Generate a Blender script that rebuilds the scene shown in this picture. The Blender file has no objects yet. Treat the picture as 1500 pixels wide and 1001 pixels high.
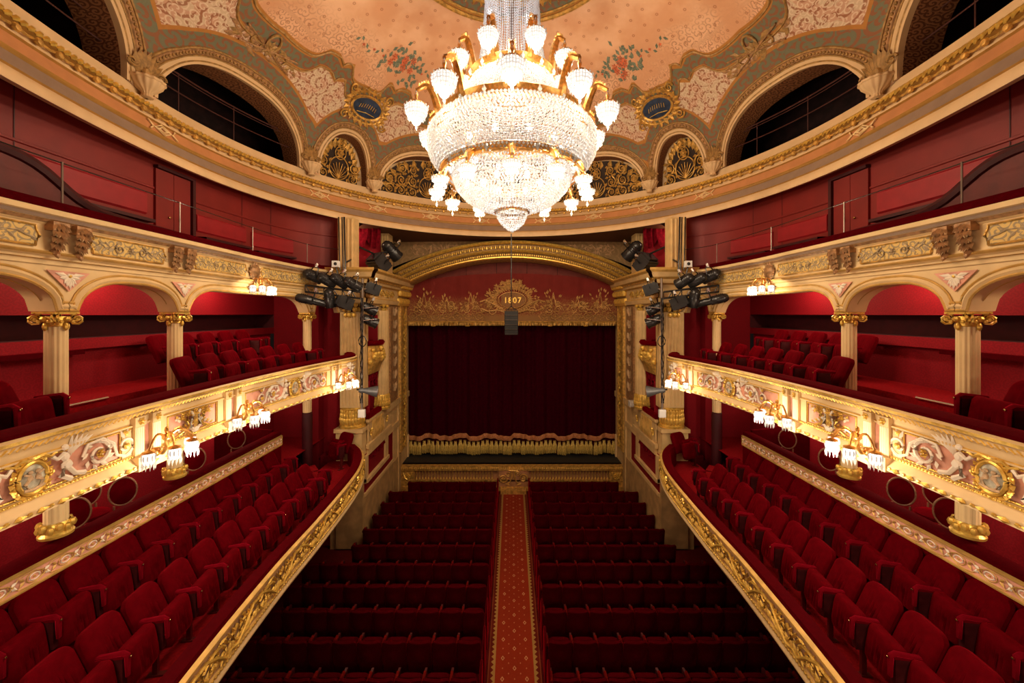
import bpy, math, random
from math import sin, cos, pi, sqrt, atan2, radians, acos, exp
from mathutils import Vector as V, Matrix
random.seed(7)
S = bpy.context.scene
COL = S.collection
ZO = 6.35            # the stalls floor is z = 0; everything is first measured from eye height and lifted by ZO at the end
# ---------------------------------------------------------------- camera, world, exposure
cam = bpy.data.cameras.new('camera'); cam.lens = 13.99; cam.sensor_width = 36
cam.shift_y = -40.5 / 1500; cam.clip_start = .05; cam.clip_end = 200
camo = bpy.data.objects.new('camera', cam); COL.objects.link(camo)
camo.location = (0, 0, 0); camo.rotation_euler = (pi / 2, 0, 0); S.camera = camo
w = bpy.data.worlds.new('world'); S.world = w; w.use_nodes = True
w.node_tree.nodes['Background'].inputs[0].default_value = (.02, .012, .01, 1)
w.node_tree.nodes['Background'].inputs[1].default_value = .3
S.view_settings.view_transform = 'Standard'; S.view_settings.look = 'None'
S.view_settings.exposure = 0.14; S.view_settings.gamma = 1; S.view_settings.use_curve_mapping = False
cy = S.cycles
cy.use_denoising = True; cy.max_bounces = 6; cy.diffuse_bounces = 3; cy.glossy_bounces = 3
cy.transmission_bounces = 4; cy.transparent_max_bounces = 6; cy.sample_clamp_indirect = 6
cy.caustics_reflective = False; cy.caustics_refractive = False; cy.use_light_tree = True
E_SHADE = 1.5       # chandelier globes
E_SCONCE = 2.6      # crystal drums of the wall lamps
E_FILL = 1.3        # scale of the added fill lamps in the tiers
W_GLOBE = 42.0       # bulb under every chandelier globe
W_SCONCE = 30.0      # bulbs of one wall lamp
WARM = (1.0, .755, .48)
SCOL = (1.0, .80, .56)

# ---------------------------------------------------------------- helpers
def srgb(r, g, b):
    f = lambda c: ((c / 255 + .055) / 1.055) ** 2.4 if c > 10 else c / 255 / 12.92
    return (f(r), f(g), f(b))

class NT:
    def __init__(s, name):
        s.m = bpy.data.materials.new(name); s.m.use_nodes = True
        s.t = s.m.node_tree; s.b = s.t.nodes['Principled BSDF']
    def n(s, typ, **kw):
        nd = s.t.nodes.new('ShaderNode' + typ)
        for k, v in kw.items(): setattr(nd, k, v)
        return nd
    def link(s, a, b): s.t.links.new(a, b)
    def val(s, inp, v):
        if isinstance(v, bpy.types.NodeSocket): s.link(v, inp)
        else: inp.default_value = v
    def math(s, op, a, b=None, c=None, clamp=False):
        nd = s.n('Math', operation=op); nd.use_clamp = clamp
        s.val(nd.inputs[0], a)
        if b is not None: s.val(nd.inputs[1], b)
        if c is not None: s.val(nd.inputs[2], c)
        return nd.outputs[0]
    def vmath(s, op, a, b=None):
        nd = s.n('VectorMath', operation=op); s.val(nd.inputs[0], a)
        if b is not None: s.val(nd.inputs[1], b)
        return nd.outputs[1] if op in ('LENGTH', 'DISTANCE') else nd.outputs[0]
    def mix(s, f, a, b):
        nd = s.n('Mix', data_type='RGBA'); s.val(nd.inputs[0], f)
        for k, v in ((6, a), (7, b)):
            if isinstance(v, bpy.types.NodeSocket): s.link(v, nd.inputs[k])
            else: nd.inputs[k].default_value = (*v[:3], 1)
        return nd.outputs[2]
    def noise(s, vec, scale, detail=3):
        nd = s.n('TexNoise'); nd.inputs['Scale'].default_value = scale; nd.inputs['Detail'].default_value = detail
        if vec is not None: s.link(vec, nd.inputs['Vector'])
        return nd.outputs['Fac']
    def step(s, v, lo, hi):
        nd = s.n('MapRange', interpolation_type='SMOOTHSTEP'); s.val(nd.inputs[0], v)
        nd.inputs[1].default_value = lo; nd.inputs[2].default_value = hi
        return nd.outputs[0]
    def obj(s): return s.n('TexCoord').outputs['Object']
    def uv(s): return s.n('TexCoord').outputs['UV']
    def attr(s, name): return s.n('Attribute', attribute_name=name).outputs['Fac']
    def scrolls(s, vec, scale, k=7.0, arms=1, th=.3, jit=1.0):
        # painted scrollwork: every voronoi cell holds one spiral; returns a 0..1 mask
        sc = s.vmath('SCALE', vec); sc.node.inputs['Scale'].default_value = scale
        vo = s.n('TexVoronoi', voronoi_dimensions='2D'); vo.inputs['Scale'].default_value = 1; vo.inputs['Randomness'].default_value = jit
        s.link(sc, vo.inputs['Vector'])
        d = s.vmath('SUBTRACT', sc, vo.outputs['Position'])
        sp = s.n('SeparateXYZ'); s.link(d, sp.inputs[0])
        ang = s.math('ARCTAN2', sp.outputs[1], sp.outputs[0])
        cs = s.n('SeparateColor'); s.link(vo.outputs['Color'], cs.inputs[0])
        sg = s.math('SIGN', s.math('SUBTRACT', cs.outputs[0], .5))
        ln = s.vmath('LENGTH', d)
        ph = s.math('ADD', s.math('MULTIPLY', s.math('MULTIPLY', ang, float(arms)), sg), s.math('MULTIPLY', ln, k * 2.2))
        return s.step(s.math('SINE', ph), th - .15, th + .25), ln
    def bump(s, h, strength, dist=.02):
        nd = s.n('Bump'); nd.inputs['Strength'].default_value = strength; nd.inputs['Distance'].default_value = dist
        s.link(h, nd.inputs['Height']); s.link(nd.outputs[0], s.b.inputs['Normal'])
    def base(s, c):
        if isinstance(c, bpy.types.NodeSocket): s.link(c, s.b.inputs['Base Color'])
        else: s.b.inputs['Base Color'].default_value = (*c[:3], 1)
    def set(s, rough=.5, metal=0., spec=.5):
        s.b.inputs['Roughness'].default_value = rough; s.b.inputs['Metallic'].default_value = metal
        s.b.inputs['Specular IOR Level'].default_value = spec; return s

def mulc(c, k): return tuple(min(1, x * k) for x in c)

def plain(name, c, rough=.5, metal=0., spec=.4, var=.15, vs=6, bump=0, bs=40):
    n = NT(name); n.set(rough, metal, spec)
    if var:
        f = n.noise(n.obj(), vs, 4)
        n.base(n.mix(n.step(f, .3, .7), mulc(c, 1 - var), mulc(c, 1 + var)))
    else: n.base(c)
    if bump: n.bump(n.noise(n.obj(), bs, 3), bump, .01)
    return n.m

def velvet(name, c, sheen=.6, var=.35, tint=(.6, .01, .04)):
    n = NT(name); n.set(.9, 0, .02)
    f = n.noise(n.obj(), 14, 3)
    n.base(n.mix(n.step(f, .3, .72), mulc(c, 1 - var), mulc(c, 1 + var)))
    n.b.inputs['Sheen Weight'].default_value = sheen; n.b.inputs['Sheen Roughness'].default_value = .35
    n.b.inputs['Sheen Tint'].default_value = (*tint, 1)
    n.bump(n.noise(n.obj(), 160, 2), .15, .004)
    return n.m

def damask(name, c, k=1.12, sc=13):
    n = NT(name); n.set(.75, 0, .2)
    m, ln = n.scrolls(n.uv(), sc, 5, 2, .1)
    a = n.mix(m, mulc(c, .86), mulc(c, k))
    n.base(n.mix(n.math('MULTIPLY', n.noise(n.obj(), 1.7, 3), .6), a, mulc(c, .6)))
    return n.m

def emit(name, c, e):
    n = NT(name); n.base((.9, .9, .9)); n.set(.3)
    n.b.inputs['Emission Color'].default_value = (*c, 1); n.b.inputs['Emission Strength'].default_value = e
    return n.m

M = {}
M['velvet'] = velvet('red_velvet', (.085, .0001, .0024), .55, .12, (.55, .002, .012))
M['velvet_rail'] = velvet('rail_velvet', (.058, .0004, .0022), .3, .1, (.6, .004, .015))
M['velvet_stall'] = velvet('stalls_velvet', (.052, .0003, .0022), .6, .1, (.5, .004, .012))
M['velvet_arm'] = velvet('arm_velvet', (.12, .0008, .005), 1.0, .1, (.7, .01, .04))
M['velvet_curtain'] = velvet('curtain_velvet', (.032, .0005, .004), .25, .2)
M['velvet_drape'] = velvet('drape_velvet', (.12, .003, .008), .5)
M['wall_red'] = damask('red_damask', (.26, .003, .010))
M['wall_dark'] = plain('dark_red_recess', (.06, .001, .004), .8)
M['paint_red'] = plain('red_paint', srgb(122, 25, 20), .55, var=.12, vs=1.5)
M['paint_panel'] = plain('panel_red', srgb(146, 24, 32), .5, var=.08)
M['paint_maroon'] = plain('maroon_paint', srgb(60, 8, 14), .5)
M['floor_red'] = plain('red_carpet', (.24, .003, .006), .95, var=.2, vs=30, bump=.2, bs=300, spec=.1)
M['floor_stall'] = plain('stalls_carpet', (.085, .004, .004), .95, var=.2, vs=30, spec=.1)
M['gold'] = plain('gilding', (.88, .54, .11), .34, .55, var=.22, vs=14, bump=.25, bs=60)
M['gold_old'] = plain('old_gilding', (.60, .34, .08), .42, .45, var=.35, vs=12, bump=.3, bs=60)
M['painted_gold'] = plain('painted_gold', (.36, .205, .065), .55, .1, var=.3, vs=14, bump=.2)
M['line_gold'] = plain('gold_line', (.40, .21, .045), .5, .2, var=.1)
M['gold_paint'] = plain('gold_paint', (.64, .38, .10), .5, .25, var=.15)
M['box_cream'] = plain('golden_cream', (.66, .44, .19), .55, var=.1, vs=4)
M['cream'] = plain('cream_paint', (.80, .57, .28), .55, var=.07, vs=3)
M['cream_up'] = plain('cream_upper', (.68, .46, .24), .6, var=.06, vs=3)
M['grey_band'] = plain('grey_beige_paint', (.27, .18, .125), .6, var=.06)
M['peach_band'] = plain('peach_paint', (.50, .215, .08), .6, var=.08, vs=4)
M['pink'] = plain('salmon_panel', (.76, .36, .25), .6, var=.2, vs=5)
M['plaster'] = plain('white_plaster', (.93, .82, .66), .6, var=.05)
M['brown_leaf'] = plain('brown_leaf_paint', (.36, .19, .08), .5, .15, var=.35, vs=16, bump=.3)
M['tan'] = plain('tan_ground', (.50, .28, .16), .55, var=.15)
M['wall_gold'] = plain('ochre_wall', (.42, .25, .10), .6, var=.2, vs=4)
M['black'] = plain('black_metal', (.022, .020, .020), .25, .1, var=.3)
M['rail_dim'] = plain('dim_rail_paint', (.07, .02, .015), .5)
M['lens'] = plain('lens_glass', (.05, .05, .06), .08, 0, .8, var=0)
M['chrome'] = plain('bright_metal', (.75, .72, .68), .25, 1, var=0)
M['white'] = plain('white_plastic', (.85, .83, .8), .4, var=0)
M['pipe'] = plain('grey_pipe', (.30, .24, .20), .4, .7, var=.1)
M['brass'] = plain('brass_stud', (.80, .58, .25), .25, 1, var=0)
M['wood'] = plain('dark_wood', (.05, .006, .007), .35, var=.3, vs=12)
M['gilt_wood'] = plain('gilt_wood', (.26, .12, .06), .35, .2, var=.2)
M['dark'] = plain('dark_void', (.006, .003, .004), .9, var=.4)
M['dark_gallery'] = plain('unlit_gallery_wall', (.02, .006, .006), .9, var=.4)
M['black_stage'] = plain('stage_black', (.012, .012, .014), .6)
M['bronze'] = plain('chandelier_bronze', (.78, .42, .12), .28, .9, var=.25, vs=20)
M['pink_gold'] = plain('braid', (.50, .20, .08), .6, .2, var=.4, vs=40)
M['fringe'] = plain('gold_fringe', (.80, .56, .15), .5, .3, var=.35, vs=30)
M['blue'] = plain('cartouche_blue', (.02, .035, .075), .5, var=.4, vs=8)
M['medal_ground'] = plain('medallion_ground', (.55, .52, .40), .6, var=.35, vs=14)
M['medal_fig'] = plain('medallion_figure', (.62, .42, .24), .6, var=.3, vs=20)
def cut_glass(name, c, e, ns):
    n = NT(name); n.base((.22, .21, .20)); n.set(.12, 0, .8); sp = n.n('SeparateXYZ'); n.link(n.uv(), sp.inputs[0])
    rib = n.math('SINE', n.math('MULTIPLY', sp.outputs[0], 2 * pi * ns)); st = n.math('SINE', n.math('MULTIPLY', sp.outputs[1], 2 * pi * 9))
    f = n.math('MULTIPLY_ADD', n.math('MULTIPLY', n.step(rib, -.9, .5), n.step(st, -.95, .2)), .62, .38)
    n.b.inputs['Emission Color'].default_value = (*c, 1); n.link(n.math('MULTIPLY', f, e), n.b.inputs['Emission Strength']); return n.m
M['shade'] = cut_glass('lit_crystal_shade', (1.0, .93, .84), E_SHADE, 26)
M['bulb'] = emit('bulb', (1.0, .9, .76), 6)
M['sconce_shade'] = cut_glass('lit_crystal_drum', (1.0, .93, .82), E_SCONCE, 12)
# crystal beads: clear-white glass drops, partly see-through, with sharp sparkle
n = NT('crystal_bead'); n.set(.05, 0, .8); n.base((.78, .78, .78))
tr = n.n('BsdfTranslucent'); tr.inputs[0].default_value = (.85, .85, .85, 1)
ms = n.n('MixShader'); ms.inputs[0].default_value = .55
n.link(n.b.outputs[0], ms.inputs[1]); n.link(tr.outputs[0], ms.inputs[2])
n.link(ms.outputs[0], n.t.nodes['Material Output'].inputs[0]); M['crystal'] = n.m

class MB:
    def __init__(s): s.v = []; s.f = []; s.m = []; s.uv = {}
    def add(s, vs, fs, mi=0, uvs=None):
        o = len(s.v); s.v.extend([tuple(p) for p in vs])
        s.f.extend([tuple(i + o for i in f) for f in fs]); s.m.extend([mi] * len(fs))
        if uvs:
            for i, q in enumerate(uvs): s.uv[o + i] = q
        return s
    def grid(s, rows, mi=0, cu=False, uvs=None, mis=None):
        # rows: list of equally long point lists; mis: material per column-strip
        nr, nc = len(rows), len(rows[0]); vs = [p for r in rows for p in r]
        o = len(s.v); s.v.extend([tuple(p) for p in vs])
        if uvs:
            for i, q in enumerate([q for r in uvs for q in r]): s.uv[o + i] = q
        for i in range(nr - (0 if cu else 1)):
            a, b = o + i * nc, o + ((i + 1) % nr) * nc
            for j in range(nc - 1):
                s.f.append((a + j, a + j + 1, b + j + 1, b + j)); s.m.append(mis[j] if mis else mi)
        return s
    def box(s, c, d, mi=0, R=None):
        vs = []
        for x in (-.5, .5):
            for y in (-.5, .5):
                for z in (-.5, .5):
                    p = V((x * d[0], y * d[1], z * d[2]))
                    if R is not None: p = R @ p
                    vs.append(p + V(c))
        return s.add(vs, [(0, 1, 3, 2), (4, 6, 7, 5), (0, 4, 5, 1), (2, 3, 7, 6), (0, 2, 6, 4), (1, 5, 7, 3)], mi)
    def bx(s, x0, x1, y0, y1, z0, z1, mi=0):
        return s.box(((x0 + x1) / 2, (y0 + y1) / 2, (z0 + z1) / 2), (abs(x1 - x0), abs(y1 - y0), abs(z1 - z0)), mi)
    def tube(s, pts, r, n=5, mi=0, flat=1.0, closed=False):
        pts = [V(p) for p in pts]; k = len(pts)
        rr = r if isinstance(r, (list, tuple)) else [r] * k
        rows = []; up = V((0, 0, 1))
        for i, p in enumerate(pts):
            a = pts[(i - 1) % k] if (closed or i > 0) else p
            b = pts[(i + 1) % k] if (closed or i < k - 1) else p
            t = (b - a); t = t.normalized() if t.length > 1e-9 else V((0, 0, 1))
            x = t.cross(up)
            if x.length < 1e-3: x = t.cross(V((0, 1, 0)))
            x.normalize(); y = x.cross(t)
            rows.append([p + x * (rr[i] * cos(2 * pi * j / n)) + y * (rr[i] * flat * sin(2 * pi * j / n)) for j in range(n + 1)])
        s.grid(rows, mi, cu=closed)
        if not closed:
            for rw in (rows[0], rows[-1]): s.add(rw[:-1], [tuple(range(n))], mi)
        return s
    def lathe(s, prof, n=16, c=(0, 0, 0), mi=0, R=None, flute=0, nf=0, mis=None, a0=0, a1=2 * pi, uv=False):
        rows = []
        for j in range(n + 1):
            a = a0 + (a1 - a0) * j / n; row = []
            for r, z in prof:
                q = r
                if flute: q = r * (1 - flute * (.5 - .5 * cos(a * nf)))
                p = V((q * cos(a), q * sin(a), z))
                if R is not None: p = R @ p
                row.append(p + V(c))
            rows.append(row)
        return s.grid(rows, mi, mis=mis, uvs=[[(j / n, q / (len(prof) - 1)) for q in range(len(prof))] for j in range(n + 1)] if uv else None)
    def ball(s, c, r, mi=0, n=8, m=5):
        r = r if isinstance(r, (tuple, list)) else (r, r, r)
        c = V(c); vs = [c + V((0, 0, r[2]))]; fs = []
        for i in range(1, m):
            b = pi * i / m
            for j in range(n):
                a = 2 * pi * j / n
                vs.append(c + V((r[0] * sin(b) * cos(a), r[1] * sin(b) * sin(a), r[2] * cos(b))))
        vs.append(c - V((0, 0, r[2]))); e = len(vs) - 1
        for j in range(n):
            k = (j + 1) % n
            fs.append((0, 1 + j, 1 + k)); fs.append((e, e - n + k, e - n + j))
            for i in range(m - 2):
                a = 1 + i * n; fs.append((a + j, a + n + j, a + n + k, a + k))
        return s.add(vs, fs, mi)
    def octa(s, c, r, h, mi=0):
        x, y, z = c
        return s.add([(x, y, z + h), (x + r, y, z), (x, y + r, z), (x - r, y, z), (x, y - r, z), (x, y, z - h)],
                     [(0, 1, 2), (0, 2, 3), (0, 3, 4), (0, 4, 1), (5, 2, 1), (5, 3, 2), (5, 4, 3), (5, 1, 4)], mi)
    # ---- relief ornament, drawn in a (u, v, w) frame F
    def leaf(s, F, u0, v0, u1, v1, wd, lift=.02, mi=0, w0=.004):
        du, dv = u1 - u0, v1 - v0; L = sqrt(du * du + dv * dv) + 1e-9; nx, ny = -dv / L, du / L
        um, vm = u0 + du * .45, v0 + dv * .45
        p = [F(u0, v0, w0), F(um + nx * wd, vm + ny * wd, w0), F(u1, v1, w0 + lift * .6), F(um - nx * wd, vm - ny * wd, w0), F(um, vm, w0 + lift)]
        return s.add(p, [(0, 1, 4), (1, 2, 4), (2, 3, 4), (3, 0, 4)], mi)
    def spiral(s, F, c, R, turns, a0, sg, r, mi=0, w=.015, inner=.18, n=18, e=1.0, tp=.5):
        pts = []; rad = []
        for i in range(n + 1):
            t = i / n; a = a0 + sg * turns * 2 * pi * t; q = R * (1 - (1 - inner) * t ** .9)
            pts.append(F(c[0] + q * cos(a) * e, c[1] + q * sin(a), w)); rad.append(r * (1 - tp * t))
        return s.tube(pts, rad, 5, mi)
    def rosette(s, F, u, v, R, mi=0, mc=None, n=6, w=.01, lift=.02):
        for k in range(n):
            a = 2 * pi * k / n
            s.leaf(F, u + R * .15 * cos(a), v + R * .15 * sin(a), u + R * cos(a), v + R * sin(a), R * .28, lift, mi, w)
        s.fball(F, u, v, R * .28, mc if mc is not None else mi, w + lift * .5)
        return s
    def fball(s, F, u, v, r, mi=0, w=.01, e=1.0, d=.7):
        c = F(u, v, w); ex = F(u + .01, v, w) - c; ey = F(u, v + .01, w) - c; ez = F(u, v, w + .01) - c
        R = Matrix((ex.normalized(), ey.normalized(), ez.normalized())).transposed()
        o = len(s.v); s.ball((0, 0, 0), (r * e, r, r * d), mi, 7, 4)
        for i in range(o, len(s.v)): s.v[i] = tuple(c + R @ V(s.v[i]))
        return s
    def ftube(s, F, pts, r, mi=0, n=5, closed=False): return s.tube([F(*p) for p in pts], r, n, mi, closed=closed)
    def fquad(s, F, u0, v0, u1, v1, w, mi=0, nu=1, th=0.0):
        rows = []
        for i in range(nu + 1):
            u = u0 + (u1 - u0) * i / nu
            rows.append([F(u, v0, w - th), F(u, v0, w), F(u, v1, w), F(u, v1, w - th)] if th else [F(u, v0, w), F(u, v1, w)])
        uvs = [[(u0 + (u1 - u0) * i / nu, q) for q in ((v0, v0, v1, v1) if th else (v0, v1))] for i in range(nu + 1)]
        s.grid(rows, mi, uvs=uvs)
        if th:
            for rw in (rows[0], rows[-1]): s.add(rw, [(0, 1, 2, 3)], mi)
        return s
    def fell(s, F, u, v, ru, rv, r, w, mi=0, n=24, k=5):
        return s.tube([F(u + ru * cos(2 * pi * i / n), v + rv * sin(2 * pi * i / n), w) for i in range(n)], r, k, mi, closed=True)
    def fdisc(s, F, u, v, ru, rv, w, mi=0, n=20, dome=0):
        vs = [F(u, v, w + dome)] + [F(u + ru * cos(2 * pi * i / n), v + rv * sin(2 * pi * i / n), w) for i in range(n)]
        return s.add(vs, [(0, 1 + i, 1 + (i + 1) % n) for i in range(n)], mi)
    def rinceau(s, F, u0, u1, vc, h, n, ms=0, ml=0, mf=0, r=.01, w=.015, ph=0):
        L = (u1 - u0) / n
        for i in range(n):
            sg = 1 if (i + ph) % 2 else -1; c = (u0 + (i + .5) * L, vc); R = min(L * .47, h * .46)
            e = L * .47 / R
            s.spiral(F, c, R, 1.6, pi * (.5 if sg > 0 else -.5) + .6 * sg, sg, r, ms, w, .2, 16, e)
            s.rosette(F, c[0], c[1], R * .36, mf, mf, 5, w, .02)
            for k in range(6):
                a = pi * 2 * k / 6 + .4 + random.uniform(-.2, .2)
                b = a + sg * .55
                s.leaf(F, c[0] + R * .8 * cos(a) * e, c[1] + R * .8 * sin(a), c[0] + R * 1.22 * cos(b) * e, c[1] + R * 1.22 * sin(b), R * .15, .02, ml, w * .5)
        return s
    def build(s, name, mats, parent=None, smooth=True, origin=None, kind=None, ang=40, raw=False):
        me = bpy.data.meshes.new(name)
        off = V(origin) if origin is not None else V((0, 0, 0)); q = None if raw else parent
        while q is not None: off = off + q.location; q = q.parent
        if off.length > 0: vs = [(a - off.x, b - off.y, c - off.z) for a, b, c in s.v]
        else: vs = s.v
        me.from_pydata(vs, [], s.f)
        mats = mats if isinstance(mats, (list, tuple)) else [mats]
        for m in mats: me.materials.append(M[m])
        if len(mats) > 1: me.polygons.foreach_set('material_index', s.m)
        if s.uv:
            ul = me.uv_layers.new(name='UVMap'); li = [0] * len(me.loops); me.loops.foreach_get('vertex_index', li)
            buf = []
            for i in li: buf.extend(s.uv.get(i, (0, 0)))
            ul.data.foreach_set('uv', buf)
        if smooth:
            me.polygons.foreach_set('use_smooth', [True] * len(me.polygons)); me.set_sharp_from_angle(angle=radians(ang))
        me.update()
        o = bpy.data.objects.new(name, me); COL.objects.link(o); o.parent = parent
        if origin is not None: o.location = origin
        if kind: o['kind'] = kind
        return o

def tag(o, label=None, cat=None, group=None, kind=None):
    if label: o['label'] = label
    if cat: o['category'] = cat
    if group: o['group'] = group
    if kind: o['kind'] = kind
    return o
def thing(name, label, cat, loc=(0, 0, 0), group=None):
    o = bpy.data.objects.new(name, None); COL.objects.link(o); o.location = loc; o.empty_display_size = .1
    return tag(o, label, cat, group)
def setting(name, loc=(0, 0, 0)):
    o = bpy.data.objects.new(name, None); COL.objects.link(o); o.location = loc
    return tag(o, kind='structure')
def children(o): return list(o.children)
def copy_tree(o, parent=None, mp=None):
    c = o.copy(); COL.objects.link(c)
    if parent is not None: c.parent = parent
    for ch in children(o): copy_tree(ch, c)
    return c
def LR(t): return t.replace('left', 'right')
def mirror(o, label=None):
    c = copy_tree(o); c.location.x = -o.location.x; c.scale = (-1, 1, 1); c.rotation_euler.z = -o.rotation_euler.z
    if 'left' in o.name: c.name = LR(o.name)
    if 'label' in o: c['label'] = label or LR(o['label'])
    if 'group' in o: c['group'] = LR(o['group'])
    for ch in c.children:
        if 'label' in ch: ch['label'] = LR(ch['label'])
    return c
ORD = 'first second third fourth fifth sixth seventh eighth ninth tenth eleventh twelfth thirteenth fourteenth fifteenth sixteenth'.split()

class Curve:
    # plan curve of the left half, near -> far; normal points into the hall
    def __init__(s, pts, sub=12):
        P = [V((x, y, 0)) for x, y in pts]; P = [P[0] * 2 - P[1]] + P + [P[-1] * 2 - P[-2]]
        s.p = []
        for i in range(1, len(P) - 2):
            a, b, c, d = P[i - 1:i + 3]
            for k in range(sub):
                t = k / sub
                s.p.append(.5 * ((2 * b) + (c - a) * t + (2 * a - 5 * b + 4 * c - d) * t * t + (3 * b - a - 3 * c + d) * t ** 3))
        s.p.append(P[-2]); s.l = [0]
        for i in range(1, len(s.p)): s.l.append(s.l[-1] + (s.p[i] - s.p[i - 1]).length)
        s.L = s.l[-1]
    def at(s, u):
        l = s.l; lo, hi = 0, len(l) - 2
        while lo < hi:
            m = (lo + hi + 1) // 2
            if l[m] <= u: lo = m
            else: hi = m - 1
        i = lo; t = (u - l[i]) / (l[i + 1] - l[i])
        p = s.p[i].lerp(s.p[i + 1], t)
        ta = (s.p[min(i + 2, len(s.p) - 1)] - s.p[max(i - 1, 0)]).normalized()
        tb = (s.p[i + 1] - s.p[i]).normalized(); ta = (ta + tb).normalized()
        return p, ta, V((ta.y, -ta.x, 0))
    def P(s, u, z, w=0):
        p, t, n = s.at(u); q = p + n * w; return V((q.x, q.y, z))
    def uY(s, Y):
        for i in range(len(s.p) - 1):
            if s.p[i].y <= Y <= s.p[i + 1].y:
                return s.l[i] + (s.l[i + 1] - s.l[i]) * (Y - s.p[i].y) / (s.p[i + 1].y - s.p[i].y + 1e-9)
        return 0 if Y < s.p[0].y else s.L
    def sweep(s, mb, prof, u0=0, u1=None, n=40, mi=0, mis=None, uv=False):
        # prof: (w, z) points
        u1 = s.L if u1 is None else u1; rows = []; uvs = []
        d = [0]
        for a, b in zip(prof, prof[1:]): d.append(d[-1] + sqrt((a[0] - b[0]) ** 2 + (a[1] - b[1]) ** 2))
        for i in range(n + 1):
            u = u0 + (u1 - u0) * i / n; p, t, nn = s.at(u)
            rows.append([V((p.x + nn.x * w_, p.y + nn.y * w_, z)) for w_, z in prof]); uvs.append([(u, q) for q in d])
        mb.grid(rows, mi, mis=mis, uvs=uvs if uv else None); return mb
def plane_F(o, ex, ey, ez):
    o, ex, ey, ez = V(o), V(ex), V(ey), V(ez)
    return lambda u, v, w: o + ex * u + ey * v + ez * w
def curve_F(c, w0=0): return lambda u, v, w: c.P(u, v, w + w0)
def rotz(a): return Matrix.Rotation(a, 3, 'Z')
def look(d, up=(0, 0, 1)):
    z = V(d).normalized(); x = V(up).cross(z)
    if x.length < 1e-4: x = V((1, 0, 0))
    x.normalize(); y = z.cross(x)
    return Matrix((x, y, z)).transposed()
def lamp(name, loc, W, col=(1, .75, .5), rad=.06):
    l = bpy.data.lights.new(name, 'POINT'); l.energy = W; l.color = col; l.shadow_soft_size = rad
    o = bpy.data.objects.new(name, l); COL.objects.link(o); o.location = loc; return o
# ================================================================ ceiling dome, cornice
DC = 7.15; DA, DB, DBB, DH, DZ = 6.25, 6.5, 9.0, 3.6, 3.75; RM = 6.35
def ringp(th, A, B, BB=DBB): return A * sin(th), DC + (B if cos(th) > 0 else BB) * cos(th)
def D(th, ph, w=0.):
    r = cos(ph); b = DB if cos(th) > 0 else DBB
    x, y, z = DA * r * sin(th), b * r * cos(th), DH * sin(ph)
    nn = V((x / DA ** 2, y / b ** 2, z / DH ** 2)).normalized()
    return V((x, y + DC, z + DZ)) - nn * w
BAYS = [(-109.5, 14.75, 'open'), (-76.25, 14.75, 'open'), (-50, 6.4, 'blind'), (-25.5, 14.3, 'blind'), (0, 8, 'blind'),
        (25.5, 14.3, 'blind'), (50, 6.4, 'blind'), (76.25, 14.75, 'open'), (109.5, 14.75, 'open')]
PIERS = [-126, -92.9, -59.0, -42.0, -9.6, 9.6, 42.0, 59.0, 92.9, 126]
PB = 2.35; HB = 1.22; B0 = .04
def arch_pt(bay, t, d=0.):
    # t 0..1 from left to right springing, d = offset outwards in metres -> (theta, phi)
    ac, hw = radians(bay[0]), radians(bay[1]) * RM
    k = pi * (1 - t); c, s_ = cos(k), max(0., sin(k))
    a = (hw + d) * math.copysign(abs(c) ** (2 / PB), c); b = (HB + d) * s_ ** (2 / PB)
    lo, hi = radians(PIERS[BAYS.index(bay)]), radians(PIERS[BAYS.index(bay) + 1])
    th = min(max(ac + a / RM, lo + .002), hi - .002)
    return th, (b + B0) / DH
def d_arch(th, ph):
    best = 9
    for bay in BAYS:
        x = abs(th - radians(bay[0])) * RM
        if x > 4: continue
        y = max(ph * DH - B0, 0); hw = radians(bay[1]) * RM
        f = ((x / hw) ** PB + (y / HB) ** PB) ** (1 / PB); r = sqrt(x * x + y * y)
        if f > 1e-6: best = min(best, r * (1 - 1 / f))
    return best
def rho_s(th):
    dg = math.degrees(th)
    for i, bay in enumerate(BAYS):
        lo, hi = PIERS[i], PIERS[i + 1]
        if lo <= dg < hi:
            t = abs((dg - lo) / (hi - lo) * 2 - 1)      # 0 centre .. 1 pier
            st = 1 / (1 + exp(-(t - .62) * 26))
            return .778 - .030 * st + .020 * sqrt(max(0, 1 - ((t - .25) / .42) ** 2)) * (1 if t < .67 else 0) + .02 * max(0, t - .9) * 10
    return .76
n = NT('painted_ceiling'); n.set(.65, 0, .25)
da, ds, rho, uv = n.attr('d_arch'), n.attr('d_scallop'), n.attr('rho'), n.uv()
nz = n.noise(n.obj(), 1.3, 4); nf = n.noise(n.obj(), 7, 3)
sc1, _ = n.scrolls(uv, 2.2, 7, 1, .5); sc2, _ = n.scrolls(uv, 7, 5, 1, .45); sc0, _ = n.scrolls(uv, 1.5, 3, 1, .1); sc3, ln3 = n.scrolls(uv, 3.6, 5, 2, .2)
ornate = n.mix(n.math('MULTIPLY', sc0, .7), srgb(206, 180, 150), srgb(196, 142, 116)); ornate = n.mix(n.math('MULTIPLY', sc1, .85), ornate, srgb(150, 92, 62))
ornate = n.mix(n.math('MULTIPLY', sc2, .7), ornate, srgb(226, 204, 176))
green = n.mix(n.math('MULTIPLY', sc3, .75), srgb(112, 112, 88), srgb(146, 82, 50))
goldc = n.mix(nf, srgb(160, 104, 44), srgb(190, 132, 66))
peach = n.mix(n.step(nz, .35, .7), srgb(212, 156, 116), srgb(230, 182, 144))
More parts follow.
